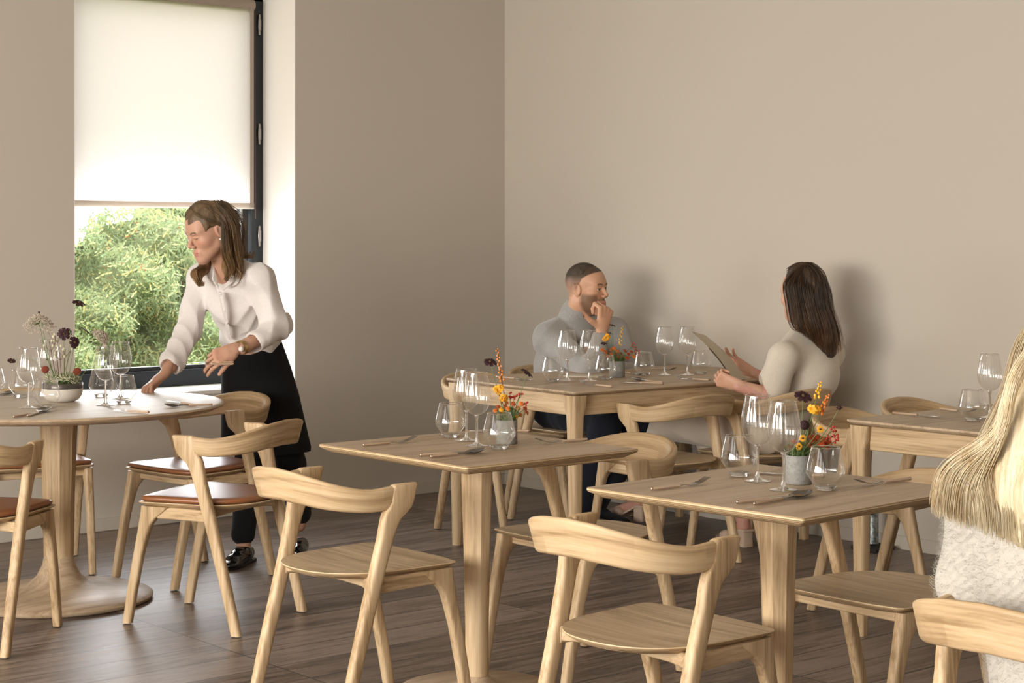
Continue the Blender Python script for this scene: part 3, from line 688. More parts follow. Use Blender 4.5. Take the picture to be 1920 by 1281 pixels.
def flower(kind, pot, px, py, dd, label, nrm=(0, 0, 1), R=.018, mname='dark', group=None, n=8, base=None, bend=(0, 0, 0), stemr=.0011, smat='stem'):
    "flower whose head shows at px,py; dd = depth offset from its pot"
    d0 = pot.x * FW[0] + pot.y * FW[1]; h = P(px, py, d0 + dd); b = base or (pot + Vector((random.uniform(-.015, .015), random.uniform(-.015, .015), -.013)))
    t = empty(kind, (b[0], b[1], b[2]), 0, label, 'flower', group)
    stem_tube(t, b, h, bend, smat, stemr)
    if kind == 'cosmos_flower':
        u, v, w = petals(t, h, nrm, R, n, mname, .30, .05, .16)
        MB().ball(h + w * .002, R * .2, 8, 6).build('flower_centre', M_g['disc'], t, local=False)
        MB().ball(h - w * .003, R * .17, 8, 6, (1, 1, 1.4)).build('calyx', M_g['stem'], t, local=False)
    elif kind == 'small_daisy':
        u, v, w = petals(t, h, nrm, R, 14, mname, .2, .05, .1, False)
        MB().ball(h + w * .001, R * .36, 10, 6, (1, 1, .6)).build('flower_centre', M_g['disc'], t, local=False)
    elif kind == 'chrysanthemum':
        for k, f in enumerate((1, .8, .55)): petals(t, h + Vector(nrm).normalized() * R * .14 * k, nrm, R * f, 16, mname, .16, .15 - .12 * k, .1 + .15 * k, False)
        MB().ball(h + Vector(nrm).normalized() * R * .2, R * .28, 8, 6, (1, 1, .6)).build('flower_centre', M_g['gold'], t, local=False)
    elif kind == 'seed_head':
        mb = MB().ball(h, R * .5, 10, 8); mb.build('seed_ball', M_g[mname], t, local=False); sp_ = MB()
        for k in range(26):
            dv = Vector((random.gauss(0, 1), random.gauss(0, 1), random.gauss(0, 1))).normalized(); sp_.tube([h, h + dv * R * .95], [R * .13, .0001], 4)
        sp_.build('spikes', M_g[mname], t, local=False)
    elif kind == 'pompom_flower':
        mb = MB()
        for k in range(90):
            z = 1 - 2 * (k + .5) / 90; a = k * 2.4; rr = math.sqrt(1 - z * z); dv = Vector((rr * math.cos(a), rr * math.sin(a), z)); mb.ball(h + dv * R * .8, R * .22, 5, 4)
        mb.build('petals', M_g[mname], t, local=False)
    elif kind == 'berry_sprig':
        for k in range(n):
            q = h + Vector((random.uniform(-1, 1) * R, random.uniform(-1, 1) * R, random.uniform(-1, 1) * R)); MB().tube([h + (b - h) * .18, (h + q) / 2, q], .0005, 4).build('twig', M_g['brownstem'], t, local=False)
            MB().ball(q, .0032, 8, 6).build('berry', M_g[mname], t, local=False)
    elif kind == 'bud_spike':
        ax = (h - b).normalized(); L_ = R
        for k in range(n):
            f = k / n; q = h - ax * L_ * f + Vector((math.cos(k * 2.4), math.sin(k * 2.4), 0)) * (.003 + .004 * f); MB().ball(q, .0024 + .0016 * f, 8, 6, (1, 1, 1.3)).build('bud', M_g[mname], t, local=False)
    elif kind == 'freesia_bloom':
        for k in range(n):
            q = h + Vector((random.uniform(-1, 1) * R, random.uniform(-1, 1) * R, random.uniform(-.8, .6) * R)); petals(t, q, (random.uniform(-1, 1), random.uniform(-1, 0), random.uniform(-.2, 1)), .013, 6, mname, .38, -.1, .5, False)
    elif kind == 'lace_umbel':
        ax = Vector(nrm).normalized(); u, v, w = frame(nrm); rays = MB(); fl = MB()
        for k in range(70):
            rr = R * math.sqrt((k + .5) / 70); a = k * 2.4; q = h + (u * math.cos(a) + v * math.sin(a)) * rr + ax * (.020 - .9 * rr * rr / R)
            rays.tube([h - ax * .012, q], .0004, 4)
            for i in range(14):
                fl.ball(q + Vector((random.gauss(0, 1), random.gauss(0, 1), random.gauss(0, .6))) * .0042, .0019, 4, 3)
        rays.build('umbel_rays', M_g['stem'], t, local=False); fl.build('florets', M_g[mname], t, local=False)
    return t
def greens(pot, label, n, spread, hmin, hmax, mname='leaf'):
    t = empty('foliage_sprigs', (pot.x, pot.y, pot.z - .012), 0, label, 'foliage'); mb = MB(); st = MB()
    for k in range(n):
        a = random.uniform(0, 2 * PI); rr = random.uniform(.2, 1) * spread; hh = random.uniform(hmin, hmax)
        b = pot + Vector((math.cos(a) * min(rr, .022), math.sin(a) * min(rr, .022), -.012)); e = pot + Vector((math.cos(a) * rr, math.sin(a) * rr, hh))
        st.tube([b, (b + e) / 2 + Vector((0, 0, .006)), e], .0008, 5)
        for i in range(5):
            c = b + (e - b) * (.3 + .15 * i); d = Vector((random.gauss(0, 1), random.gauss(0, 1), random.uniform(0, 1.2))).normalized(); w = d.cross(Vector((0, 0, 1))).normalized() * .0022
            L_ = random.uniform(.010, .020); mb.add([c, c + d * L_ * .5 + w, c + d * L_, c + d * L_ * .5 - w], [(0, 1, 2, 3)])
    tag(mb.build('leaves', M_g[mname], t, local=False, smooth=0)); st.build('sprig_stems', M_g['stem'], t, local=False)
    return t
random.seed(11)
ORD = ['leftmost', 'second from left', 'third from left', 'fourth from left', 'fifth from left', 'sixth from left', 'seventh from left', 'eighth from left', 'ninth from left', 'tenth from left', 'eleventh from left', 'twelfth from left', 'thirteenth from left', 'fourteenth from left', 'fifteenth from left', 'sixteenth from left', 'seventeenth from left', 'eighteenth from left', 'nineteenth from left', 'twentieth from left']
ordered = lambda L: [(ORD[i] if i < len(L) - 1 else 'rightmost',) + tuple(t) for i, t in enumerate(sorted(L))]
# middle square table
p1 = concrete_pot(950, 832, 'concrete flower pot on the middle square table')
greens(p1, 'green foliage filling the pot on the middle square table', 46, .042, .004, .040)
flower('cosmos_flower', p1, 919, 679, .02, 'dark chocolate cosmos high on the left above the middle square table', (-.2, -.5, .85), .022)
flower('cosmos_flower', p1, 988, 699, .0, 'dark chocolate cosmos leaning right above the middle square table', (.35, -.5, .8), .022, bend=(.0, 0, -.012))
flower('bud_spike', p1, 932, 655, .0, 'tall spike of amber buds rising from the middle square table pot', (0, 0, 1), .105, 'amber', n=20, stemr=.0014, smat='brownstem')
flower('freesia_bloom', p1, 933, 729, -.01, 'upper yellow freesia bloom in the middle square table pot', R=.010, mname='yellow', n=5)
flower('freesia_bloom', p1, 940, 746, -.02, 'lower yellow-orange freesia bloom in the middle square table pot', R=.010, mname='yellow', n=5)
for od, px, py, mn in ordered(((948, 762, 'rust'), (953, 766, 'orange'), (935, 763, 'rust'), (967, 771, 'orange'), (972, 765, 'orange'), (957, 775, 'rust'), (985, 766, 'rust'), (929, 770, 'orange'), (962, 757, 'rust'), (978, 757, 'orange'), (988, 774, 'rust'), (950, 755, 'orange'), (940, 768, 'yellow'), (968, 781, 'yellow'), (943, 773, 'rust'), (976, 778, 'orange'))):
    flower('chrysanthemum', p1, px, py, random.uniform(-.02, .02), mn + ' chrysanthemum, ' + od + ' in the pot on the middle square table', (random.uniform(-.5, .5), -.7, .6), .0085, mn, 'orange chrysanthemums in the middle table pot')
for od, px, py in ordered(((956, 741), (966, 742), (975, 744), (984, 755))):
    flower('berry_sprig', p1, px, py, random.uniform(-.01, .02), 'sprig of tiny red berries, ' + od + ' in the pot on the middle square table', R=.009, mname='red', n=7, group='berry sprigs in the middle table pot')
# right-hand square table
p2 = concrete_pot(1497, 907, 'concrete flower pot on the right-hand square table')
greens(p2, 'green foliage filling the pot on the right-hand square table', 46, .040, .004, .036)
flower('cosmos_flower', p2, 1506, 743, .0, 'dark chocolate cosmos upright above the right-hand square table', (-.25, -.55, .85), .0235, n=8)
flower('seed_head', p2, 1574, 765, .0, 'black spiky seed head far right above the right-hand square table', R=.011, mname='dark', bend=(.01, 0, -.02))
flower('pompom_flower', p2, 1508, 797, -.01, 'dark maroon scabious beside the second wine glass', R=.013, mname='dark')
flower('bud_spike', p2, 1538, 718, .01, 'spike of yellow-green buds at the top of the right-hand pot', R=.045, mname='yellow', n=12, stemr=.0013)
flower('freesia_bloom', p2, 1528, 767, -.01, 'yellow freesia bloom in the right-hand square table pot', R=.006, mname='yellow', n=3, stemr=.0018)
flower('bud_spike', p2, 1553, 741, .0, 'slanting spike of orange buds in the right-hand square table pot', R=.055, mname='orange', n=16)
for od, px, py in ordered(((1498, 837), (1505, 822), (1538, 805))):
    flower('small_daisy', p2, px, py, -.03, 'yellow-orange daisy with dark centre, ' + od + ' in the right-hand pot', (-.5, -.8, .25), .0095, 'yellow', 'daisies in the right-hand pot')
for od, px, py in ordered(((1528, 828), (1540, 832), (1522, 820), (1546, 824), (1549, 838), (1483, 838), (1534, 820), (1553, 830), (1516, 833), (1490, 829))):
    flower('chrysanthemum', p2, px, py, random.uniform(-.01, .03), 'rust orange chrysanthemum, ' + od + ' in the right-hand pot', (random.uniform(-.3, .3), -.4, .9), .012, 'rust', 'rust chrysanthemums in the right-hand pot')
for od, px, py in ordered(((1560, 808), (1566, 815), (1570, 826), (1556, 820))):
    flower('berry_sprig', p2, px, py, random.uniform(-.01, .02), 'red berry sprig, ' + od + ' at the right side of the right-hand pot', R=.011, mname='red', n=5, group='berry sprigs in the right-hand pot')
# back table
p3 = concrete_pot(1157, 707, 'concrete flower pot on the back table between man and woman', .036, .074)
greens(p3, 'green foliage filling the pot on the back table', 40, .05, .004, .040)
flower('cosmos_flower', p3, 1148, 610, .0, 'dark chocolate cosmos in front of the man\'s sleeve', (.1, -.3, 1), .016)
flower('cosmos_flower', p3, 1144, 625, .0, 'second dark cosmos just below the topmost one on the back table', (.3, -.3, 1), .013)
flower('cosmos_flower', p3, 1132, 644, .0, 'dark cosmos beside the right wine glass on the back table', (-.2, -.3, 1), .016)
flower('bud_spike', p3, 1167, 613, .0, 'spike of small yellow buds above the back table', R=.09, mname='yellow', n=14)
flower('freesia_bloom', p3, 1138, 633, -.02, 'yellow-orange freesia bloom above the back table pot', R=.016, mname='yellow', n=5)
for od, px, py, mn in ordered(((1136, 660, 'orange'), (1147, 664, 'orange'), (1158, 659, 'orange'), (1165, 664, 'rust'), (1172, 658, 'rust'), (1178, 664, 'rust'), (1152, 653, 'orange'), (1160, 670, 'orange'), (1184, 660, 'rust'), (1142, 668, 'rust'), (1130, 656, 'orange'), (1169, 670, 'orange'), (1176, 671, 'rust'), (1154, 664, 'rust'), (1188, 668, 'orange'), (1147, 656, 'rust'))):
    flower('chrysanthemum', p3, px, py, random.uniform(-.03, .03), mn + ' chrysanthemum, ' + od + ' in the pot on the back table', (random.uniform(-.5, .5), -.7, .7), .011, mn, 'orange chrysanthemums on the back table')
for od, px, py in ordered(((1186, 648), (1194, 655), (1197, 662))):
    flower('berry_sprig', p3, px, py, 0., 'sprig of tiny red berries, ' + od + ' above the back table pot', R=.012, mname='red', n=6, group='berry sprigs on the back table')
# round table bowl
bo = at(117, 753, TZ); vb = empty('flower_bowl', bo, 0, 'low white ceramic bowl of flowers on the round table', 'bowl')
MB().lathe([(0, 0), (.045, 0), (.062, .008), (.074, .025), (.078, .042), (.0785, .052)], 64).build('bowl_body', M['white'], vb, smooth=60)
MB().lathe([(.0785, .052), (.079, .054), (.078, .072), (.0765, .0735), (.075, .072), (.075, .055), (0, .055)], 64).build('glazed_rim', mat('bronze_glaze', (.10, .09, .08), .25, .5), vb, smooth=50)
pb = Vector((bo.x, bo.y, TZ + .072))
def bflower(kind, px, py, label, **k):
    bx = k.pop('bx', 120); q = P(bx, 720, pb.x * FW[0] + pb.y * FW[1]); return flower(kind, pb, px, py, k.pop('dd', 0), label, base=Vector((q.x, q.y, pb.z - .010)), **k)
bflower('lace_umbel', 73, 601, 'large dried lace flower umbel on the left of the round table arrangement', nrm=(-.1, -.25, 1), R=.060, mname='lace', bx=108, stemr=.0016, bend=(-.01, 0, .0))
bflower('seed_head', 73, 586, 'small black bud poking above the lace flower', R=.007, mname='dark', bx=104)
bflower('cosmos_flower', 148, 568, 'highest dark cosmos of the round table arrangement', nrm=(.1, -.5, .9), R=.027, bx=112, bend=(.01, 0, -.01))
bflower('cosmos_flower', 120, 626, 'dark cosmos in the middle of the round table arrangement, facing us', nrm=(-.3, -1, .2), R=.026, bx=120)
bflower('cosmos_flower', 132, 622, 'folded dark cosmos touching the middle one on the round table', nrm=(.8, -.4, .4), R=.018, bx=122)
bflower('cosmos_flower', 140, 642, 'dark maroon cosmos just right of the middle one on the round table', nrm=(.1, -1, .1), R=.025, bx=126)
bflower('cosmos_flower', 160, 620, 'dark cosmos leaning right over the round table, against the hedge', nrm=(.6, -.2, .8), R=.024, bx=130)
bflower('cosmos_flower', 22, 677, 'small dark cosmos far left, behind the left wine glass', nrm=(-.3, -.4, -.6), R=.017, bx=104, bend=(0, 0, .05))
bflower('seed_head', 171, 641, 'black seed head on a thin stem right of the cosmos on the round table', R=.007, mname='dark', bx=134)
bflower('seed_head', 89, 674, 'black seed head low on the left of the round table arrangement', R=.007, mname='dark', bx=112)
bflower('lace_umbel', 190, 632, 'faint green lace flower umbel behind the right wine glasses', nrm=(.7, -.3, .6), R=.040, mname='lace', bx=140, dd=.03, bend=(0, 0, -.02))
bflower('pompom_flower', 85, 693, 'rust-brown pompom flower on the left rim of the bowl', R=.015, mname='maroon', bx=100)
bflower('pompom_flower', 145, 697, 'rust-brown pompom flower on the right rim of the bowl', R=.016, mname='maroon', bx=136)
greens(pb, 'green foliage filling the bowl on the round table', 70, .085, .0, .045)
for k, od in ((k, o_[0]) for o_, k in zip(ordered([(i,) for i in range(16)]), sorted(range(16), key=lambda k: math.cos(k * 2.4) * math.sqrt(k + .5) * RT[0] + math.sin(k * 2.4) * math.sqrt(k + .5) * RT[1]))):
    a = k * 2.4; q = pb + Vector((math.cos(a) * .066 * math.sqrt((k + .5) / 16), math.sin(a) * .066 * math.sqrt((k + .5) / 16), random.uniform(.008, .03)))
    t = empty('cream_blossom', (q.x, q.y, q.z), 0, 'small cream blossom cluster, ' + od + ' in the bowl on the round table', 'flower', 'cream blossoms in the bowl'); mb = MB()
    for i in range(40): mb.ball(q + Vector((random.gauss(0, 1), random.gauss(0, 1), random.gauss(0, .7))) * .008, .0022, 5, 3)
    mb.build('florets', M_g['cream'], t, local=False); MB().tube([(q.x, q.y, pb.z - .015), (q.x, q.y, q.z)], .001, 5).build('stem', M_g['stem'], t, local=False)
for od, px, py, hx in ordered(((92, 640, 108), (103, 628, 112), (122, 655, 120), (112, 660, 116), (104, 641, 112))):
    q = P(px, py, pb.x * FW[0] + pb.y * FW[1]); b = P(hx, 722, pb.x * FW[0] + pb.y * FW[1])
    t = empty('budding_twig', (b.x, b.y, b.z), 0, 'thin twig with green buds, ' + od + ' in the round table arrangement', 'twig', 'budding twigs in the bowl'); stem_tube(t, b, q, (0, 0, 0), 'brownstem', .0012)
    for k in range(5):
        e = q + Vector((random.uniform(-1, 1) * .03, random.uniform(-1, 1) * .02, random.uniform(-.02, .02))); MB().tube([b + (q - b) * .75, e], .0006, 4).build('twig', M_g['brownstem'], t, local=False)
        MB().ball(e, .0045, 6, 5, (1, 1, 1.4)).build('bud', M_g['cream'], t, local=False)
# folded menu sheets lying on the back table
q1, q2 = at(1056, 706, TZ), at(1121, 708, TZ)
d = (q2 - q1); e = Vector((-d.y, d.x, 0)).normalized() * .11
MB().add([q1, q2, q2 + e, q1 + e, q1 + Vector((0, 0, .003)), q2 + Vector((0, 0, .003)), q2 + e + Vector((0, 0, .003)), q1 + e + Vector((0, 0, .003))], [(0, 3, 2, 1), (4, 5, 6, 7), (0, 1, 5, 4), (1, 2, 6, 5), (2, 3, 7, 6), (3, 0, 4, 7)])
mn = MB().add([q1, q2, q2 + e, q1 + e, q1 + Vector((0, 0, .003)), q2 + Vector((0, 0, .003)), q2 + e + Vector((0, 0, .003)), q1 + e + Vector((0, 0, .003))], [(0, 3, 2, 1), (4, 5, 6, 7), (0, 1, 5, 4), (1, 2, 6, 5), (2, 3, 7, 6), (3, 0, 4, 7)]).build('menu_card', M['paper'], None, origin=q1, smooth=0, local=True)
tag(mn, 'pale menu card lying flat on the back table before the man', 'menu')

# ------------------------------------------------------------------ people: smooth implicit bodies turned into meshes
V3 = lambda p: np.array([p[0], p[1], p[2]], dtype=np.float32)
def s_cap(a, b, ra, rb, n=None, s=1.):
    a, b = V3(a), V3(b); ab = b - a; L2 = float(ab @ ab) + 1e-9
    nn = None
    if n is not None: nn = V3(n); nn = nn / np.linalg.norm(nn)
    def f(X, Y, Z):
        x, y, z = X - a[0], Y - a[1], Z - a[2]; t = np.clip((x * ab[0] + y * ab[1] + z * ab[2]) / L2, 0, 1)
        x = x - t * ab[0]; y = y - t * ab[1]; z = z - t * ab[2]
        if nn is not None:
            k = (s - 1) * (x * nn[0] + y * nn[1] + z * nn[2]); x = x + k * nn[0]; y = y + k * nn[1]; z = z + k * nn[2]
        return np.sqrt(x * x + y * y + z * z) - (ra + t * (rb - ra))
    return f
def s_ell(c, r, Rm=None):
    c = V3(c); Rm = np.eye(3, dtype=np.float32) if Rm is None else np.asarray(Rm, dtype=np.float32)   # columns = local axes
    m = min(r)
    def f(X, Y, Z):
        x, y, z = X - c[0], Y - c[1], Z - c[2]
        u = (x * Rm[0, 0] + y * Rm[1, 0] + z * Rm[2, 0]) / r[0]; v = (x * Rm[0, 1] + y * Rm[1, 1] + z * Rm[2, 1]) / r[1]; w = (x * Rm[0, 2] + y * Rm[1, 2] + z * Rm[2, 2]) / r[2]
        k = np.sqrt(u * u + v * v + w * w); g = np.sqrt((u / r[0]) ** 2 + (v / r[1]) ** 2 + (w / r[2]) ** 2) + 1e-6
        return k * (k - 1) / g
    return f
def smin(a, b, k):
    if k <= 0: return np.minimum(a, b)
    h = np.clip(.5 + .5 * (b - a) / k, 0, 1); return b + (a - b) * h - k * h * (1 - h)
class SDF:
    def __init__(s, k=.02): s.ops = []; s.k = k; s.post = None
    def add(s, f, k=None): s.ops.append(('+', f, s.k if k is None else k)); return s
    def sub(s, f, k=.01): s.ops.append(('-', f, k)); return s
    def __call__(s, X, Y, Z):
        D = None
        for op, f, k in s.ops:
            d = f(X, Y, Z)
            if D is None: D = d
            elif op == '+': D = smin(D, d, k)
            else: D = -smin(-D, d, k)
        if s.post: D = s.post(X, Y, Z, D)
        return D
def surf(sdf, lo, hi, h):
    "naive surface nets"
    lo = np.array(lo, dtype=np.float32); n = [int(math.ceil((hi[i] - lo[i]) / h)) + 1 for i in range(3)]
    ax = [lo[i] + h * np.arange(n[i], dtype=np.float32) for i in range(3)]
    F = np.empty(n, dtype=np.float32); step = max(1, int(1.2e6 // (n[1] * n[2])))
    for i in range(0, n[0], step):
        X, Y, Z = np.meshgrid(ax[0][i:i + step], ax[1], ax[2], indexing='ij'); F[i:i + step] = sdf(X, Y, Z)
    S_ = F < 0
    c = np.zeros([k - 1 for k in n], dtype=np.int8)
    sl = lambda A, d: A[d[0]:d[0] + n[0] - 1, d[1]:d[1] + n[1] - 1, d[2]:d[2] + n[2] - 1]
    cor = [(i, j, k) for i in (0, 1) for j in (0, 1) for k in (0, 1)]
    for d in cor: c += sl(S_, d)
    idx = np.argwhere((c > 0) & (c < 8)); N = len(idx)
    ids = np.full([k - 1 for k in n], -1, dtype=np.int64); ids[idx[:, 0], idx[:, 1], idx[:, 2]] = np.arange(N)
    val = np.stack([F[idx[:, 0] + d[0], idx[:, 1] + d[1], idx[:, 2] + d[2]] for d in cor], 1)
    acc = np.zeros((N, 3)); cnt = np.zeros(N)
    for a in range(8):
        for b in range(a + 1, 8):
            if sum(abs(cor[a][i] - cor[b][i]) for i in range(3)) != 1: continue
            va, vb = val[:, a], val[:, b]; m = (va < 0) != (vb < 0); t = np.where(m, va / np.where(m, va - vb, 1), 0)
            pa, pb_ = np.array(cor[a]), np.array(cor[b]); acc += np.where(m[:, None], pa + t[:, None] * (pb_ - pa), 0); cnt += m
    verts = lo + h * (idx + acc / cnt[:, None]); quads = []
    for A in range(3):
        B, D = (A + 1) % 3, (A + 2) % 3
        s0 = [slice(None)] * 3; s1 = [slice(None)] * 3; s0[A] = slice(0, n[A] - 1); s1[A] = slice(1, n[A])
        a, b = S_[tuple(s0)], S_[tuple(s1)]; e = np.argwhere(a != b); e = e[(e[:, B] > 0) & (e[:, D] > 0) & (e[:, B] < n[B] - 1) & (e[:, D] < n[D] - 1)]
        inside = S_[e[:, 0], e[:, 1], e[:, 2]]
        def g(db, dd):
            q = e.copy(); q[:, B] -= db; q[:, D] -= dd; return ids[q[:, 0], q[:, 1], q[:, 2]]
        Q = np.stack([g(1, 1), g(0, 1), g(0, 0), g(1, 0)], 1); Q[~inside] = Q[~inside][:, ::-1]; quads.append(Q)
    return verts, np.concatenate(quads)
def npmesh(name, parts, m, parent, colors=None, smooth=True):
    "parts: list of (verts, quads[, colours]) joined into one mesh"
    o0 = np.array(parent_origin(parent)); vs, qs, cs, off = [], [], [], 0
    for p in parts:
        vs.append(p[0] - o0); qs.append(p[1] + off); off += len(p[0])
        if len(p) > 2: cs.append(p[2])
    v = np.concatenate(vs).astype(np.float32); q = np.concatenate(qs).astype(np.int32)
    me = bpy.data.meshes.new(name); me.vertices.add(len(v)); me.vertices.foreach_set('co', v.ravel()); me.loops.add(q.size); me.loops.foreach_set('vertex_index', q.ravel())
    me.polygons.add(len(q)); me.polygons.foreach_set('loop_start', np.arange(0, q.size, 4, dtype=np.int32)); me.update(calc_edges=True); me.validate()
    me.polygons.foreach_set('use_smooth', [smooth] * len(me.polygons)); me.materials.append(m)
    if cs:
        cc = np.concatenate(cs); cc = np.concatenate([cc, np.ones((len(cc), 1))], 1).astype(np.float32)
        ca = me.color_attributes.new('col', 'FLOAT_COLOR', 'POINT'); ca.data.foreach_set('color', cc.ravel())
    o = bpy.data.objects.new(name, me); C.objects.link(o); o.parent = parent; return o
def skin_mat(name):
    m = mat(name, (.6, .35, .25), .5, spec=.35, Subsurface_Weight=.12, Subsurface_Scale=.01); m.node_tree.nodes['Principled BSDF'].inputs['Subsurface Radius'].default_value = (1, .35, .2)
    a = nd(m, 'ShaderNodeVertexColor'); a.layer_name = 'col'; n = noise(m, coords(m, (1, 1, 1), False), 90, 3)
    mx = nd(m, 'ShaderNodeMix', data_type='RGBA', blend_type='MULTIPLY'); mx.inputs[0].default_value = .25; lk(m, a.outputs[0], mx.inputs[6]); lk(m, ramp(m, n, [(.3, (.75, .7, .68)), (.7, (1, 1, 1))]), mx.inputs[7])
    lk(m, mx.outputs[2], m.node_tree.nodes['Principled BSDF'].inputs['Base Color']); return m
M['skin'] = skin_mat('skin')
def cloth_mat(name, col, rough=.85, weave=700, ws=.15, sheen=.2, var=.04):
    m = mat(name, col, rough, spec=.2, Sheen_Weight=sheen)
    t = coords(m, (1, 1, 1), False); n = noise(m, t, weave, 3); n2 = noise(m, t, 9, 4, .6)
    lk(m, ramp(m, noise(m, t, 120, 4), [(.3, tuple(c * (1 - var) for c in col)), (.7, tuple(min(1, c * (1 + var)) for c in col))]), m.node_tree.nodes['Principled BSDF'].inputs['Base Color'])
    bump(m, n, ws, .0012); return m
M['shirt'] = cloth_mat('white_shirt_cotton', (.72, .68, .655), .75)
M['apron'] = cloth_mat('black_apron_cotton', (.006, .006, .007), .9, sheen=.02)
M['trouser'] = cloth_mat('black_trouser_cotton', (.010, .010, .012), .9, sheen=.05)
M['navy'] = cloth_mat('navy_trouser_cotton', (.012, .014, .022), .85, sheen=.05)
M['grey_knit'] = cloth_mat('grey_wool_knit', (.30, .285, .27), .95, 500, .3, .4, .10)
M['cream_knit'] = cloth_mat('cream_jersey', (.62, .56, .47), .9)
M['cream_trouser'] = cloth_mat('cream_trouser_twill', (.60, .52, .42), .85)
M['patent'] = mat('black_patent_leather', (.006, .006, .006), .12, spec=.7)
M['suede'] = mat('nude_suede', (.55, .41, .31), .8)
def hair_mat(name, dark, light, rough=.38, axis=2, mid=None, grad=None):
    m = mat(name, light, rough, spec=.5); sc = [240, 240, 240]; sc[axis] = 7
    n = noise(m, coords(m, sc, False), 1., 4, .6, .4); sc2 = [40, 40, 40]; sc2[axis] = 3; n2 = noise(m, coords(m, sc2, False), 1., 3, .5)
    mx = nd(m, 'ShaderNodeMix'); mx.inputs[0].default_value = .5; lk(m, n, mx.inputs[2]); lk(m, n2, mx.inputs[3]); md = mid or tuple((a + b) / 2 for a, b in zip(dark, light))
    c = ramp(m, mx.outputs[0], [(.36, dark), (.5, md), (.62, light)])
    if grad:   # ombre: colour of the hair itself changes along its length
        t = nd(m, 'ShaderNodeTexCoord'); s = nd(m, 'ShaderNodeSeparateXYZ'); lk(m, t.outputs['Object'], s.inputs[0]); mr = nd(m, 'ShaderNodeMapRange'); mr.inputs[1].default_value, mr.inputs[2].default_value = grad[0], grad[1]; lk(m, s.outputs[2], mr.inputs[0])
        mm = nd(m, 'ShaderNodeMix', data_type='RGBA', blend_type='MULTIPLY'); lk(m, mr.outputs[0], mm.inputs[0]); lk(m, c, mm.inputs[6]); mm.inputs[7].default_value = (*grad[2], 1); c = mm.outputs[2]
    lk(m, c, m.node_tree.nodes['Principled BSDF'].inputs['Base Color']); bump(m, n, .6, .0015); return m

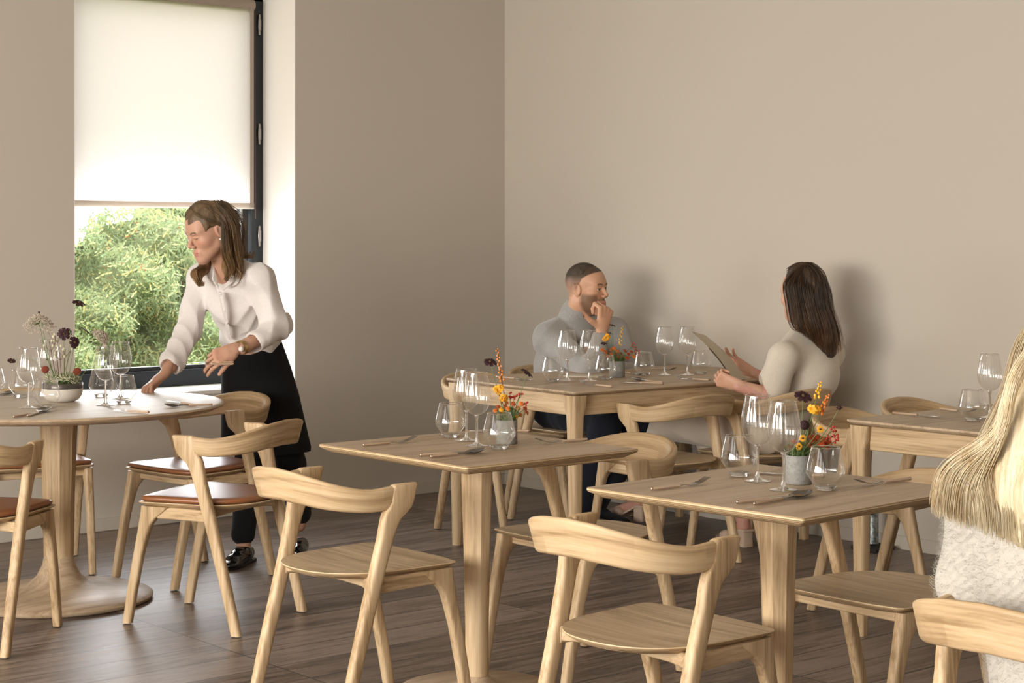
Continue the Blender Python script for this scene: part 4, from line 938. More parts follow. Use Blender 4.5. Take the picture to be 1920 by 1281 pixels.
def head_frame(yawdir, pitch, roll=0.):
    "columns: right, forward, up of the head in world axes. yawdir=(lateral, depth) as seen by the eye; pitch>0 looks down"
    f2 = RT * yawdir[0] + FW * yawdir[1]; f2 = f2 / np.linalg.norm(f2); f = Vector((f2[0] * math.cos(pitch), f2[1] * math.cos(pitch), -math.sin(pitch)))
    r = f.cross(Vector((0, 0, 1))).normalized(); u = r.cross(f).normalized()
    if roll: q = Matrix.Rotation(roll, 3, f); r = q @ r; u = q @ u
    return np.array([list(r), list(f), list(u)]).T
def head_mesh(c, Rm, sc=1., female=False, skin=(.60, .36, .26), neck_to=None, neck_r=.055, beard=False, closed=.0, h=.0021, lipcol=None, buzz=None, gaze=0.):
    c = np.array(c); A = lambda x, y, z: (x, y, z); H = SDF(.012)
    jw = .048 if female else .056; ch = -.104 if female else -.110
    H.add(s_ell((0, -.018, .035), (.074, .094, .086))); H.add(s_ell((0, .028, -.028), (.060, .060, .078)), .03)
    H.add(s_cap((-jw, .005, -.055), (0, .068, ch + .012), .020, .022), .03); H.add(s_cap((jw, .005, -.055), (0, .068, ch + .012), .020, .022), .03)
    H.add(s_ell((0, .072, ch + .006), (.020 if female else .024, .020, .018)), .015)
    H.add(s_cap((-.036, .066, .020), (.036, .066, .020), .017, .017), .02)
    H.add(s_ell((0, .036, .046), (.056, .046, .044)), .03)
    for s in (-1, 1):
        H.add(s_ell((s * .040, .050, -.022), (.026, .030, .026)), .02)
        H.sub(s_ell((s * .031, .096, .002), (.017, .016, .013)), .012)
        H.add(s_ell((s * .0305, .0730, .001), (.0135, .0125, .0125)), .003)
        H.add(s_cap((s * .020, .0835, .0085 - closed), (s * .042, .0775, .0085 - closed), .0042, .0042), .004)    # upper lid
        H.add(s_cap((s * .021, .082, -.0075), (s * .041, .077, -.007), .0034, .0034), .004)
        H.add(s_cap((s * .016, .088, .020), (s * .044, .079, .021), .0055, .0040), .006)                            # brow
        H.add(s_ell((s * .0115, .097, -.033), (.0080, .009, .0070)), .006)
        H.add(s_ell((s * .0745, -.010, -.004), (.0095, .019, .031)), .006); H.sub(s_ell((s * .0845, -.006, -.001), (.007, .011, .019)), .004)
        H.add(s_ell((s * .0775, -.026, .002), (.006, .009, .026)), .005)
    H.add(s_cap((0, .082, .012), (0, .106, -.025), .0070, .0095), .009)
    H.add(s_ell((0, .083, -.066), (.025, .014, .018)), .012)
    H.add(s_cap((-.019, .084, -.0615), (0, .0945, -.0590), .0045, .0062), .004); H.add(s_cap((.019, .084, -.0615), (0, .0945, -.0590), .0045, .0062), .004)
    H.add(s_cap((-.016, .084, -.0705), (.016, .084, -.0705), .0052, .0052), .004); H.add(s_ell((0, .0915, -.071), (.012, .0055, .0055)), .004)
    H.sub(s_cap((-.021, .093, -.0655), (.021, .093, -.0655), .0016, .0016), .003)
    Rt_ = np.asarray(Rm)
    if neck_to is not None:
        nt = Rt_.T @ ((np.array(neck_to) - c) / sc); H.add(s_cap((0, -.028, -.062), nt, neck_r, neck_r * 1.08), .03)
        if female is False: H.add(s_ell(tuple((np.array((0, .018, -.118)))), (.012, .012, .012)), .02)
    lo, hi = [-.10, -.13, -.14], [.10, .125, .14]
    if neck_to is not None:
        for i in range(3): lo[i] = min(lo[i], nt[i] - neck_r * 1.3); hi[i] = max(hi[i], nt[i] + neck_r * 1.3)
    v, q = surf(H, lo, hi, h)
    # colours of the skin itself
    x, y, z = v[:, 0], v[:, 1], v[:, 2]; sk = np.array(skin); col = np.tile(sk, (len(v), 1))
    def blend(w, cc): 
        w_ = np.clip(w, 0, 1)[:, None]; col[:] = col * (1 - w_) + np.array(cc) * w_
    g = lambda d, s: np.exp(-(d / s) ** 2)
    blend(.35 * (g(np.abs(x) - .042, .02) * g(z + .028, .022) * (y > .03)), (sk[0] * 1.05, sk[1] * .72, sk[2] * .66))
    blend(.25 * g(x, .014) * g(z + .028, .014) * (y > .09), (sk[0], sk[1] * .7, sk[2] * .65))
    if buzz is not None:      # cropped hair painted as stubble on the scalp
        hl = .078 - .35 * np.clip(.055 - y, 0, 1) * 0; edge = np.where(y > .02, .074 - .9 * (y - .075) * 0, .02 + (y + .02) * .5)
        front = (z - (.082 - .55 * np.clip(y - .02, 0, .1) * 0 + .15 * (np.abs(x) > .045)))
        w = np.clip((z + .18 * 0 - np.interp(y, [-.12, -.05, -.012, .012, .04, .07, .09], [-.055, -.040, .000, .050, .066, .080, .088])) / .006, 0, 1)
        fade = np.clip((z + .03) / .09, 0.25, 1); blend(w * fade * .95, buzz)
    if beard:
        w = np.clip(((-.044) - z + .03 * np.clip((np.abs(x) - .03) / .02, 0, 1)) / .016, 0, 1) * (y > -.005) * (z > -.135) * (1 - g(z + .066, .008) * (np.abs(x) < .022) * (y > .07)) * np.clip((y + .005) / .02, 0, 1)
        blend(w * .72, (.10, .055, .03)); w = g(z + .049, .006) * (np.abs(x) < .030) * (y > .07); blend(w * .7, (.10, .055, .03))
    lc = lipcol or (.50, .20, .16)
    blend(((np.abs(x) < .022 - .25 * np.abs(z + .066)) & (y > .082) & (z > -.0770) & (z < -.0555)) * .8, lc)
    bw = (np.abs(z - .0215 - .004 * np.sin((np.abs(x) - .014) * 90)) < .0036) & (np.abs(x) > .013) & (np.abs(x) < .047) & (y > .06); blend(bw * .85, (.09, .055, .03))
    if closed < .004:
        for s in (-1, 1):
            ex = x - s * .0305; e = (np.abs(ex) < .0115) & (np.abs(z - .0005) < .0052 - 18 * ex ** 2) & (y > .06); blend(e * 1., (.62, .56, .50)); i = (np.hypot(ex - gaze, z - .0008) < .0056) & e; blend(i * 1., (.035, .022, .012))
            li = (np.abs(z - .0060 + 20 * ex ** 2) < .0014) & (np.abs(ex) < .0125) & (y > .06); blend(li * .8, (.07, .04, .03))
    else:
        for s in (-1, 1):
            ex = x - s * .0305; li = (np.abs(z + .0022 - 14 * ex ** 2) < .0020) & (np.abs(ex) < .0125) & (y > .06); blend(li * .85, (.07, .045, .03))
    for s in (-1, 1): blend(g(x - s * .0105, .0035) * g(z + .0385, .002) * (y > .09) * .7, (.16, .06, .04))
    return (v * sc) @ Rt_.T + c, q, col
def hand_mesh(wrist, u, n, side, curls, thumb, skin, fore=None, fr=.026, sc=1., h=.0024, spread=.06):
    """wrist point, u = wrist->knuckles, n = direction the palm faces, side=+1/-1 puts the thumb on u x n * side.
    curls: four (mcp, pip, dip) tuples in radians; thumb: (abduct, flex, tip)"""
    w = Vector(wrist); u = Vector(u).normalized(); n = Vector(n); n = (n - u * n.dot(u)).normalized(); t = u.cross(n).normalized() * side   # t: towards the thumb
    Hd = SDF(.008); K = w + u * .088 * sc
    Hd.add(s_cap(w - u * .01, w + u * .03, .024 * sc, .030 * sc, n, 1.55)); 
    for k, off in enumerate((.030, .010, -.010, -.028)):
        kn = w + u * ((.088, .092, .087, .078)[k]) * sc + t * off * sc; Hd.add(s_cap(w + u * .02 * sc + t * off * .55 * sc, kn, .0135 * sc, .0115 * sc, n, 1.1), .012)
        L = ((.040, .024, .019), (.044, .028, .020), (.040, .026, .020), (.032, .019, .017))[k]; r = (.0088, .0090, .0085, .0074)[k] * sc; a = 0; p = kn; sp_ = (1.5 - k) * spread
        d0 = (u + t * sp_).normalized()
        for j in range(3):
            a += curls[k][j]; d = (d0 * math.cos(a) + n * math.sin(a)).normalized(); q = p + d * L[j] * sc; Hd.add(s_cap(p, q, r * (1 - .08 * j), r * (.93 - .08 * j)), .004); p = q
            if j == 0: Hd.add(s_ell(q - n * .001, (r * 1.04,) * 3), .003)
    ab, fl, tp = thumb; b0 = w + u * .018 * sc + t * .022 * sc + n * .006 * sc
    d1 = (u * math.cos(ab) + t * math.sin(ab) + n * fl * .6).normalized(); p1 = b0 + d1 * .042 * sc; Hd.add(s_cap(b0, p1, .0165 * sc, .0115 * sc), .012)
    d2 = (d1 + (n * fl + u * .25)).normalized(); p2 = p1 + d2 * .030 * sc; Hd.add(s_cap(p1, p2, .0105 * sc, .0095 * sc), .004)
    d3 = (d2 + (n * tp)).normalized(); p3 = p2 + d3 * .024 * sc; Hd.add(s_cap(p2, p3, .0095 * sc, .0080 * sc), .003)
    lo = np.array(w) - .13 * sc; hi = np.array(w) + .13 * sc; pts = [np.array(p3), np.array(K + u * .10 * sc)]
    lo = np.minimum(np.array(w) - .045, np.array(K) - .10 * sc); hi = np.maximum(np.array(w) + .045, np.array(K) + .10 * sc)
    if fore is not None: Hd.add(s_cap(w, fore, .0235 * sc, fr * sc, n, 1.2), .015); lo = np.minimum(lo, np.array(fore) - fr * 1.3); hi = np.maximum(hi, np.array(fore) + fr * 1.3)
    v, q = surf(Hd, lo, hi, h); sk = np.array(skin); col = np.tile(sk, (len(v), 1))
    z = np.exp(-(np.linalg.norm(v - np.array(K), axis=1) / .03) ** 2)[:, None] * .3; col = col * (1 - z) + np.array((sk[0], sk[1] * .78, sk[2] * .74)) * z
    return v, q, col
def folds(amp, seed=0, f=(28, 19, 34), warp=2.0):
    r = random.Random(seed); K = [np.array([r.gauss(0, 1), r.gauss(0, 1), r.gauss(0, .6)]) for _ in range(5)]; K = [k / np.linalg.norm(k) for k in K]; ph = [r.uniform(0, 6) for _ in K]
    def g(X, Y, Z, D):
        m = np.abs(D) < .05
        a = np.sin(f[0] * (X * K[0][0] + Y * K[0][1] + Z * K[0][2]) + ph[0] + warp * np.sin(f[1] * .5 * (X * K[1][0] + Y * K[1][1] + Z * K[1][2]) + ph[1]))
        b = np.sin(f[2] * (X * K[2][0] + Y * K[2][1] + Z * K[2][2]) + ph[2] + warp * np.sin(f[1] * .8 * (X * K[3][0] + Y * K[3][1] + Z * K[3][2]) + ph[3]))
        return D + amp * (np.abs(a) * .9 - .5 + .6 * (np.abs(b) - .5))
    return g
def strands(name, m, parent, curves, r0=.0011, r1=.0004):
    "curves: list of point lists; one mesh of thin tapering three-sided strands"
    o0 = np.array(parent_origin(parent)); vs, qs, off = [], [], 0
    for pts in curves:
        p = np.array([list(x) for x in pts]); n = len(p); t = np.gradient(p, axis=0); t /= np.linalg.norm(t, axis=1)[:, None] + 1e-9
        up = np.array([.3, .5, .1]); x = np.cross(t, up); x /= np.linalg.norm(x, axis=1)[:, None] + 1e-9; y = np.cross(x, t); rr = np.linspace(r0, r1, n)[:, None]
        ring = np.stack([p + rr * (x * math.cos(a) + y * math.sin(a)) for a in (0, 2.094, 4.189)], 1).reshape(-1, 3)
        i = np.arange(n - 1)[:, None] * 3; q = np.concatenate([np.stack([i[:, 0] + a, i[:, 0] + b, i[:, 0] + b + 3, i[:, 0] + a + 3], 1) for a, b in ((0, 1), (1, 2), (2, 0))]) + off
        vs.append(ring); qs.append(q); off += len(ring)
    return npmesh(name, [(np.concatenate(vs), np.concatenate(qs))], m, parent)
def ctr_loft(name, m, parent, rings, nseg=48, fold=0, foldn=9, seed=1):
    "rings: (centre, half width along image lateral, half depth)"
    mb = MB(); r3 = Vector((RT[0], RT[1], 0)); f3 = Vector((FW[0], FW[1], 0)); secs = []
    for i, (c, a, b) in enumerate(rings):
        k = i / (len(rings) - 1); secs.append([Vector(c) + r3 * (a * math.cos(2 * PI * j / nseg)) * (1 + fold * k * math.sin(foldn * 2 * PI * j / nseg + seed)) + f3 * (b * math.sin(2 * PI * j / nseg)) * (1 + fold * k * math.sin(foldn * 2 * PI * j / nseg + seed)) for j in range(nseg)])
    mb.loft(secs); return mb.build(name, m, parent, local=False, smooth=60)

def bounds(pts, pad):
    a = np.array([list(p) for p in pts]); return a.min(0) - pad, a.max(0) + pad
def clump(guide, spread, n, seed=0, k=5, wave=0., wf=3.):
    "n strands following a guide; spread = radius per guide point"
    r = random.Random(seed); out = []
    for _ in range(n):
        a, q = r.uniform(0, 2 * PI), math.sqrt(r.random()); b = r.uniform(-1, 1); ph = r.uniform(0, .8)
        off = Vector((math.cos(a) * q, math.sin(a) * q, b * .5)); end = r.uniform(.86, 1.0)
        pts = smooth_path([Vector(g) + off * s for g, s in zip(guide, spread)], k); pts = pts[:max(4, int(len(pts) * end))]
        if wave: pts = [p + Vector((math.sin(i / len(pts) * wf * 2 * PI + ph), math.cos(i / len(pts) * wf * 2 * PI + ph), 0)) * wave * (i / len(pts)) for i, p in enumerate(pts)]
        out.append(pts)
    return out
def hair_shell(c, Rm, cut, rad=(.083, .106, .095), extra=(), k=.03, h=.003, amp=.0012):
    H = SDF(k); Rm = np.asarray(Rm); L2W = lambda p: Vector(list(Rm @ np.array(p) + np.array(c)))
    H.add(s_ell(L2W((0, -.022, .036)), rad, Rm))
    for f in extra: H.add(f)
    for cc, rr in cut: H.sub(s_ell(L2W(cc), rr, Rm), .008)
    return H

# ================= waitress
def Pw(px, py, d):
    "P, with the body leaning: hips farther back than the feet and the reaching hand"
    return P(px, py, d + float(np.interp(py, [430, 620, 850, 960], [.06, .15, .15, .0])) * (float(np.interp(px, [300, 390], [.25, 1.])) if py < 760 else 1.))
wp = at(500, 1048); wr = empty('person', (wp.x, wp.y, 0), 0, 'standing waitress in white shirt and black apron leaning over the round table', 'person')
SK1 = (.54, .31, .215)
tf = Vector((-.92, -.38, 0)).normalized()
hc = Pw(391, 433, 7.34); R1 = head_frame((-.78, -.63), .40)
neckb = Pw(424, 510, 7.43)
parts = [head_mesh(hc, R1, 1.0, True, SK1, neck_to=neckb + Vector((0, 0, -.03)), neck_r=.046, closed=.006, h=.0021)]
rsh, rel, rwr = Pw(376, 522, 7.58), Pw(352, 622, 7.46), Pw(318, 690, 7.34)
lsh, lel, lwr = Pw(486, 524, 7.38), Pw(518, 614, 7.34), Pw(455, 654, 7.16)
hu = (Pw(272, 722, 7.27) - Pw(325, 684, 7.33)).normalized()
parts.append(hand_mesh(Pw(306, 704, 7.31), hu, (hu.cross(Vector((0, 0, 1)))).cross(hu) * -1 + Vector((.2, -.3, 0)), -1, ((.55, .7, .4), (.6, .75, .4), (.7, .8, .45), (.8, .85, .5)), (.25, .55, .3), SK1, fore=rel + (rwr - rel) * .6, fr=.031))
hu2 = (Pw(408, 672, 7.10) - Pw(446, 655, 7.15)).normalized()
parts.append(hand_mesh(Pw(440, 655, 7.145), hu2, Vector((.1, .75, -.55)), 1, ((.5, .6, .3), (.6, .7, .4), (.75, .8, .4), (.85, .85, .5)), (.45, .45, .2), SK1, fore=lel + (lwr - lel) * .45, fr=.028))
core = SDF(.04); core.add(s_cap(Pw(478, 660, 7.58), Pw(440, 550, 7.48), .10, .10)); core.add(s_cap(rsh, lsh, .04, .04)); core.add(s_cap(neckb, Pw(440, 550, 7.48), .045, .08))
core.add(s_cap(lsh, lel, .035, .032), .02); core.add(s_cap(lel, lwr, .032, .026), .02); core.add(s_cap(rsh, rel, .035, .032), .02); core.add(s_cap(rel, rwr, .032, .026), .02)
an1, an2 = Pw(457, 1018, 7.60), Pw(561, 985, 7.82); kn1, kn2 = Pw(466, 880, 7.58), Pw(545, 870, 7.75)
core.add(s_cap(Pw(475, 720, 7.58), kn1, .075, .05)); core.add(s_cap(kn1, an1, .048, .030)); core.add(s_cap(Pw(515, 720, 7.7), kn2, .075, .05)); core.add(s_cap(kn2, an2, .048, .030))
for a_, dr in ((an1, Vector((-.75, -.62, 0))), (an2, Vector((-.65, -.7, 0)))): core.add(s_cap(Vector((a_.x, a_.y, .045)), Vector((a_.x, a_.y, .035)) + dr.normalized() * .13, .030, .022), .03)
lo, hi = bounds([rsh, lsh, an1, an2, rwr, lwr, kn1, kn2], .16); lo[2] = .01; v_, q_ = surf(core, lo, hi, .009); parts.append((v_, q_, np.tile(np.array(SK1), (len(v_), 1))))
npmesh('body', parts, M['skin'], wr)
# shirt
sh = SDF(.035); wst = Pw(473, 640, 7.58); chs = Pw(443, 560, 7.48)
sh.add(s_cap(wst, chs, .128, .122, tf, 1.22)); sh.add(s_cap(chs, Pw(434, 522, 7.45), .122, .085, tf, 1.1), .05); sh.add(s_cap(rsh, lsh, .050, .052), .05); sh.add(s_cap(Pw(432, 500, 7.42), lsh, .045, .045), .05); sh.add(s_cap(Pw(418, 502, 7.44), rsh, .045, .045), .05)
sh.add(s_cap(lsh, lel, .056, .052), .03); sh.add(s_cap(lel, Pw(487, 637, 7.24), .056, .048), .02); sh.add(s_cap(lel + Vector((.02, .02, .01)), Pw(532, 606, 7.40), .040, .034), .05)
sh.add(s_cap(rsh, rel, .056, .056), .03); sh.add(s_cap(rel, Pw(328, 672, 7.37), .056, .048), .02); sh.add(s_ell(Pw(470, 636, 7.56), (.125, .125, .045)), .04)
cd = (Pw(472, 650, 7.20) - Pw(492, 641, 7.25)).normalized(); sh.add(s_cap(Pw(487, 637, 7.24), Pw(481, 640, 7.225), .050, .051), .004); sh.add(s_cap(Pw(325, 676, 7.365), Pw(322, 681, 7.355), .050, .051), .004)
vd = (Pw(405, 548, 7.33) - Pw(424, 500, 7.42)); sh.sub(s_cap(Pw(425, 492, 7.42), Pw(414, 540, 7.34), .052, .012), .008)
for a_, b_ in ((Pw(480, 641, 7.225), Pw(471, 646, 7.205)), (Pw(321, 682, 7.352), Pw(316, 692, 7.34))): sh.sub(s_cap(a_, b_, .030, .040), .004)
ff = folds(.011, 3, (30, 21, 40)); sh.post = ff
lo, hi = bounds([rsh, lsh, lel, rel, wst, Pw(540, 606, 7.4), Pw(318, 690, 7.34)], .17); v_, q_ = surf(sh, lo, hi, .0052)
npmesh('shirt', [(v_, q_)], M['shirt'], wr)
# collar and placket
for a_, b_, c_ in ((Pw(401, 500, 7.36), Pw(398, 524, 7.325), Pw(411, 545, 7.325)), (Pw(440, 500, 7.40), Pw(440, 527, 7.35), Pw(418, 545, 7.322))):
    n_ = (b_ - a_).cross(c_ - a_).normalized() * .003; c0 = Pw(421, 497, 7.47)
    mb = MB(); mb.add([a_ + n_, b_ + n_, c_ + n_, a_ - n_, b_ - n_, c_ - n_], [(0, 1, 2), (5, 4, 3), (0, 3, 4, 1), (1, 4, 5, 2), (2, 5, 3, 0)]); mb.build('collar', M['shirt'], wr, local=False, bevel=.002)
pl = [Pw(413, 548, 7.318), Pw(419, 580, 7.322), Pw(424, 600, 7.34), Pw(430, 635, 7.40)]
MB().tube(smooth_path(pl, 5), .012, 8, flat=(1.2, .35)).build('placket', M['shirt'], wr, local=False)
for px, py, dd in ((414, 552, 7.312), (421, 583, 7.318), (426, 606, 7.335), (431, 626, 7.375)): MB().ball(Pw(px, py, dd - .004), .0045, 8, 6).build('button', M['plastic'], wr, local=False)
# apron, trousers, shoes
rg = [(Pw(472, 632, 7.58), .123, .100), (Pw(474, 650, 7.58), .133, .108), (Pw(480, 690, 7.58), .152, .115), (Pw(487, 740, 7.60), .170, .120), (Pw(492, 790, 7.62), .184, .145), (Pw(497, 838, 7.64), .198, .155), (Pw(498, 846, 7.64), .194, .150)]
ctr_loft('apron', M['apron'], wr, rg, 64, .025, 5)
wb_ = [(Pw(471, 630, 7.58), .127, .105), (Pw(472, 641, 7.58), .131, .109)]
ctr_loft('waistband', M['apron'], wr, wb_, 48)
tr = SDF(.03); tr.add(s_cap(Pw(480, 760, 7.6), kn1 + Vector((0, 0, -.03)), .085, .062)); tr.add(s_cap(kn1 + Vector((0, 0, -.03)), Pw(456, 1000, 7.60), .062, .052), .02); tr.add(s_cap(Pw(520, 760, 7.7), kn2, .085, .065)); tr.add(s_cap(kn2, Pw(561, 962, 7.82), .065, .054), .02)
tr.post = folds(.004, 5); lo, hi = bounds([Pw(480, 760, 7.6), Pw(520, 760, 7.7), kn2, Pw(456, 1000, 7.6), Pw(561, 962, 7.82)], .11); npmesh('trousers', [surf(tr, lo, hi, .007)], M['trouser'], wr)
def loafer(an, dr, name='loafer'):
    dr = Vector(dr).normalized(); sd = dr.cross(Vector((0, 0, 1))); s = SDF(.02); b = Vector((an.x, an.y, 0)) - dr * .035; Rm = np.array([list(sd), list(dr), [0, 0, 1]]).T
    s.add(s_cap(b + Vector((0, 0, .040)), b + dr * .05 + Vector((0, 0, .042)), .034, .036)); s.add(s_cap(b + dr * .05 + Vector((0, 0, .040)), b + dr * .155 + Vector((0, 0, .026)), .038, .036), .02); s.add(s_ell(b + dr * .175 + Vector((0, 0, .020)), (.040, .052, .020), Rm), .015)
    s.sub(s_ell(b + dr * .012 + Vector((0, 0, .085)), (.030, .055, .035), Rm), .006); s.add(s_ell(b + dr * .10 + Vector((0, 0, .062)), (.026, .030, .012), Rm), .01)
    lo, hi = bounds([b, b + dr * .2], .07); lo[2] = .008; hi[2] = .11; sh_ = npmesh(name, [surf(s, lo, hi, .003)], M['patent'], wr)
    so_ = MB(); ol = [(-.038, -.02), (-.036, .03), (-.034, .09), (-.042, .14), (-.038, .18), (-.02, .212), (0, .22), (.02, .212), (.038, .18), (.042, .14), (.034, .09), (.036, .03), (.038, -.02), (.025, -.036), (0, -.04), (-.025, -.036)]
    so_.loft([[b + sd * x + dr * y + Vector((0, 0, z)) for x, y in ol] for z in (.002, .014)]); so_.box((-.03, -.03, .0), (.03, .03, .002)) if False else None; so_.build('sole', M['patent'], sh_, local=False)
loafer(an1, (-.80, -.6, 0)); loafer(an2, (-.55, -.83, 0))
# watch, earring, ring, cutlery in the hand
wt = Pw(452, 652, 7.155); fd = (lwr - lel).normalized(); ww = MB(); u_, v2, w_ = frame(fd)
ww.loft([[wt + w_ * o + (u_ * math.cos(2 * PI * j / 24) * .031 + v2 * math.sin(2 * PI * j / 24) * .029) * s_ for j in range(24)] for o, s_ in ((-.007, .97), (-.007, 1.04), (.007, 1.04), (.007, .97))], closed=True)
wo = ww.build('watch_strap', mat('gold_mesh_strap', (.55, .42, .18), .3, 1.), wr, local=False)
wfp = wt + (P(452, 652, 6) - P(452, 652, 7)).normalized() * .032 + Vector((-.0, 0, -.006)); MB().ball(wfp, .0115, 20, 10, (1, 1, 1)).build('watch_face', M['plastic'], wo, local=False)
MB().ball(Vector(list(R1 @ np.array((-.084, .004, -.036)) + np.array(hc))), .0055, 10, 8).build('earring', mat('pearl', (.85, .82, .78), .2), wr, local=False)
# hair
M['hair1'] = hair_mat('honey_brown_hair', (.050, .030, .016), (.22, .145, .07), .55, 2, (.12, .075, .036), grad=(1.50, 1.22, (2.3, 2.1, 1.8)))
L1 = lambda p: Vector(list(R1 @ np.array(p) + np.array(hc)))
hx = [s_cap(L1((-.045, -.070, .02)), Pw(440, 470, 7.40), .055, .035), s_cap(Pw(440, 470, 7.40), Pw(445, 505, 7.38), .035, .026), s_cap(L1((-.070, -.030, -.04)), Pw(430, 500, 7.32), .022, .026), s_cap(Pw(430, 500, 7.32), Pw(424, 524, 7.305), .024, .010),
      s_cap(L1((.070, -.035, -.03)), Pw(386, 500, 7.45), .030, .026), s_cap(Pw(386, 500, 7.45), Pw(368, 516, 7.36), .028, .020), s_cap(Pw(368, 516, 7.36), Pw(374, 534, 7.34), .020, .009)]
H1 = hair_shell(hc, R1, [((0, .101, -.032), (.066, .068, .084)), ((-.078, .022, -.008), (.022, .038, .036))], (.0835, .108, .097), hx, .022)
H1.post = lambda X, Y, Z, D: D + .0014 * np.sin(260 * (X * .8 + Y * .6) + 4 * np.sin(22 * Z)) + .0018 * np.sin(95 * (X * .8 - Y * .5) + 3 * np.sin(18 * Z))
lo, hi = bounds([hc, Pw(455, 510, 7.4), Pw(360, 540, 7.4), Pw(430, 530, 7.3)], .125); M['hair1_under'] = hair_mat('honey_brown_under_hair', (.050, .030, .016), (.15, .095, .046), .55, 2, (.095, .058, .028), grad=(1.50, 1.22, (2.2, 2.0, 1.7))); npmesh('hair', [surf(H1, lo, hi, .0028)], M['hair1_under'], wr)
cs = clump([L1((-.05, -.05, .10)), L1((-.082, -.06, .02)), Pw(438, 465, 7.33), Pw(446, 500, 7.33), Pw(440, 522, 7.32)], [.02, .03, .035, .03, .022], 150, 1, 5, .006, 1.3)
cs += clump([L1((-.050, .0, .100)), L1((-.083, -.03, .03)), Pw(424, 470, 7.27), Pw(430, 505, 7.29), Pw(421, 530, 7.295)], [.015, .012, .02, .018, .012], 110, 2, 5, .007, 1.5)
cs += clump([L1((.02, .02, .110)), L1((.078, -.01, .03)), Pw(388, 492, 7.42), Pw(366, 512, 7.34), Pw(374, 534, 7.33), Pw(382, 528, 7.32)], [.012, .014, .022, .02, .014, .008], 110, 3, 5, .007, 1.6)
cs += clump([L1((0, -.09, .09)), L1((-.05, -.12, .0)), Pw(455, 468, 7.42), Pw(468, 482, 7.42), Pw(474, 470, 7.44)], [.03, .03, .02, .015, .02], 50, 4, 5, .008, 1.2)
cs += clump([L1((.012, .030, .120)), L1((-.040, .045, .092)), L1((-.074, .012, .048)), L1((-.082, -.030, .0)), Pw(430, 480, 7.28)], [.006, .010, .012, .014, .014], 90, 7, 5)
cs += clump([L1((.010, .035, .118)), L1((.044, .046, .088)), L1((.080, .015, .040)), L1((.080, -.010, -.03)), Pw(386, 492, 7.42)], [.006, .010, .010, .012, .012], 60, 8, 5)
cs += clump([L1((.0, -.02, .126)), L1((-.046, -.05, .100)), L1((-.074, -.07, .045)), Pw(438, 465, 7.32)], [.008, .014, .018, .02], 110, 9, 5)
cs += clump([Pw(440, 500, 7.32), Pw(452, 515, 7.30), Pw(446, 533, 7.31), Pw(432, 540, 7.30)], [.008, .008, .008, .006], 8, 5, 6)
strands('hair_strands', M['hair1'], wr, cs, .0012, .0005)
# the cutlery she holds: knives pointing left out of her fist
for k, (dx, dy) in enumerate(((0, 0), (1, 3))):
    o = copy_tree(kit['knife']); a_ = Pw(396 + dx, 682 + dy, 7.09 - .01 * k); o.location = a_; dv = Pw(362, 687 + dy, 7.12) - a_; o.rotation_euler = (0, 0, math.atan2(dv.y, dv.x)); o.scale = (.8, 1, 1)
    tag(o, ('upper' if k == 0 else 'lower') + ' knife held in the waitress\'s left hand above the table', 'knife', 'knives laid on the tables')

# ================= man in grey turtleneck
M['hair2'] = hair_mat('cropped_brown_hair', (.025, .016, .010), (.075, .05, .032), .7, 2)
SK2 = (.60, .34, .215); mp_ = Vector((6.0, 6.62, 0)); mr_ = empty('person', mp_, 0, 'seated man in grey turtleneck resting his chin on his fist', 'person')
hc = P(1101, 541, 8.72); R2_ = head_frame((.84, -.54), .03, .04)
nb = P(1082, 596, 8.82)
mparts = [head_mesh(hc, R2_, 1.04, False, SK2, neck_to=nb, neck_r=.062, beard=True, buzz=(.055, .038, .026), h=.0022, gaze=.002)]
csh, cel, cwr = P(1030, 634, 8.76), P(1106, 698, 8.42), P(1129, 624, 8.42)
osh, oel = P(1148, 624, 8.96), P(1196, 700, 8.80)
fu = (P(1133, 578, 8.42) - P(1127, 612, 8.42)).normalized()
mparts.append(hand_mesh(P(1129, 619, 8.42), fu, Vector((.1, .9, .3)), 1, ((1.25, 1.45, .8), (1.3, 1.5, .8), (1.35, 1.5, .8), (1.35, 1.5, .8)), (1.25, .10, .05), SK2, fore=cel + (cwr - cel) * .7, fr=.036, sc=1.16, spread=.03))
mhips = Vector((6.0, 6.64, .53)); mk = [Vector((5.84, 6.18, .53)), Vector((6.10, 6.15, .53))]; ma = [Vector((5.72, 6.24, .10)), Vector((5.86, 6.28, .10))]
core = SDF(.04); core.add(s_cap(mhips, P(1080, 660, 8.86), .11, .12)); core.add(s_cap(P(1080, 660, 8.86), nb, .12, .05)); core.add(s_cap(csh, osh, .045, .045)); core.add(s_cap(csh, cel, .04, .036), .02); core.add(s_cap(cel, cwr, .036, .026), .02); core.add(s_cap(osh, oel, .04, .035), .02)
lwm = P(1130, 697, 8.52); core.add(s_cap(oel, lwm, .035, .026), .02)
for s, k, a in ((-1, mk[0], ma[0]), (1, mk[1], ma[1])): core.add(s_cap(mhips + Vector((s * .10, 0, 0)), k, .075, .055)); core.add(s_cap(k, a, .05, .032)); core.add(s_cap(Vector((a.x, a.y, .05)), Vector((a.x, a.y - .13, .035)), .032, .025))
lo, hi = bounds([csh, osh, mhips, cel, oel] + mk + ma, .17); lo[2] = .01; v_, q_ = surf(core, lo, hi, .010); mparts.append((v_, q_, np.tile(np.array(SK2), (len(v_), 1))))
mu = (P(1110, 699, 8.48) - lwm).normalized()
mparts.append(hand_mesh(lwm, mu, Vector((0, 0, -1)), 1, ((.3, .4, .2),) * 4, (.4, .2, .1), SK2, fore=oel + (lwm - oel) * .5, fr=.034, sc=1.04))
npmesh('body', mparts, M['skin'], mr_)
sw = SDF(.04); tfm = Vector((.25, -1, 0)).normalized()
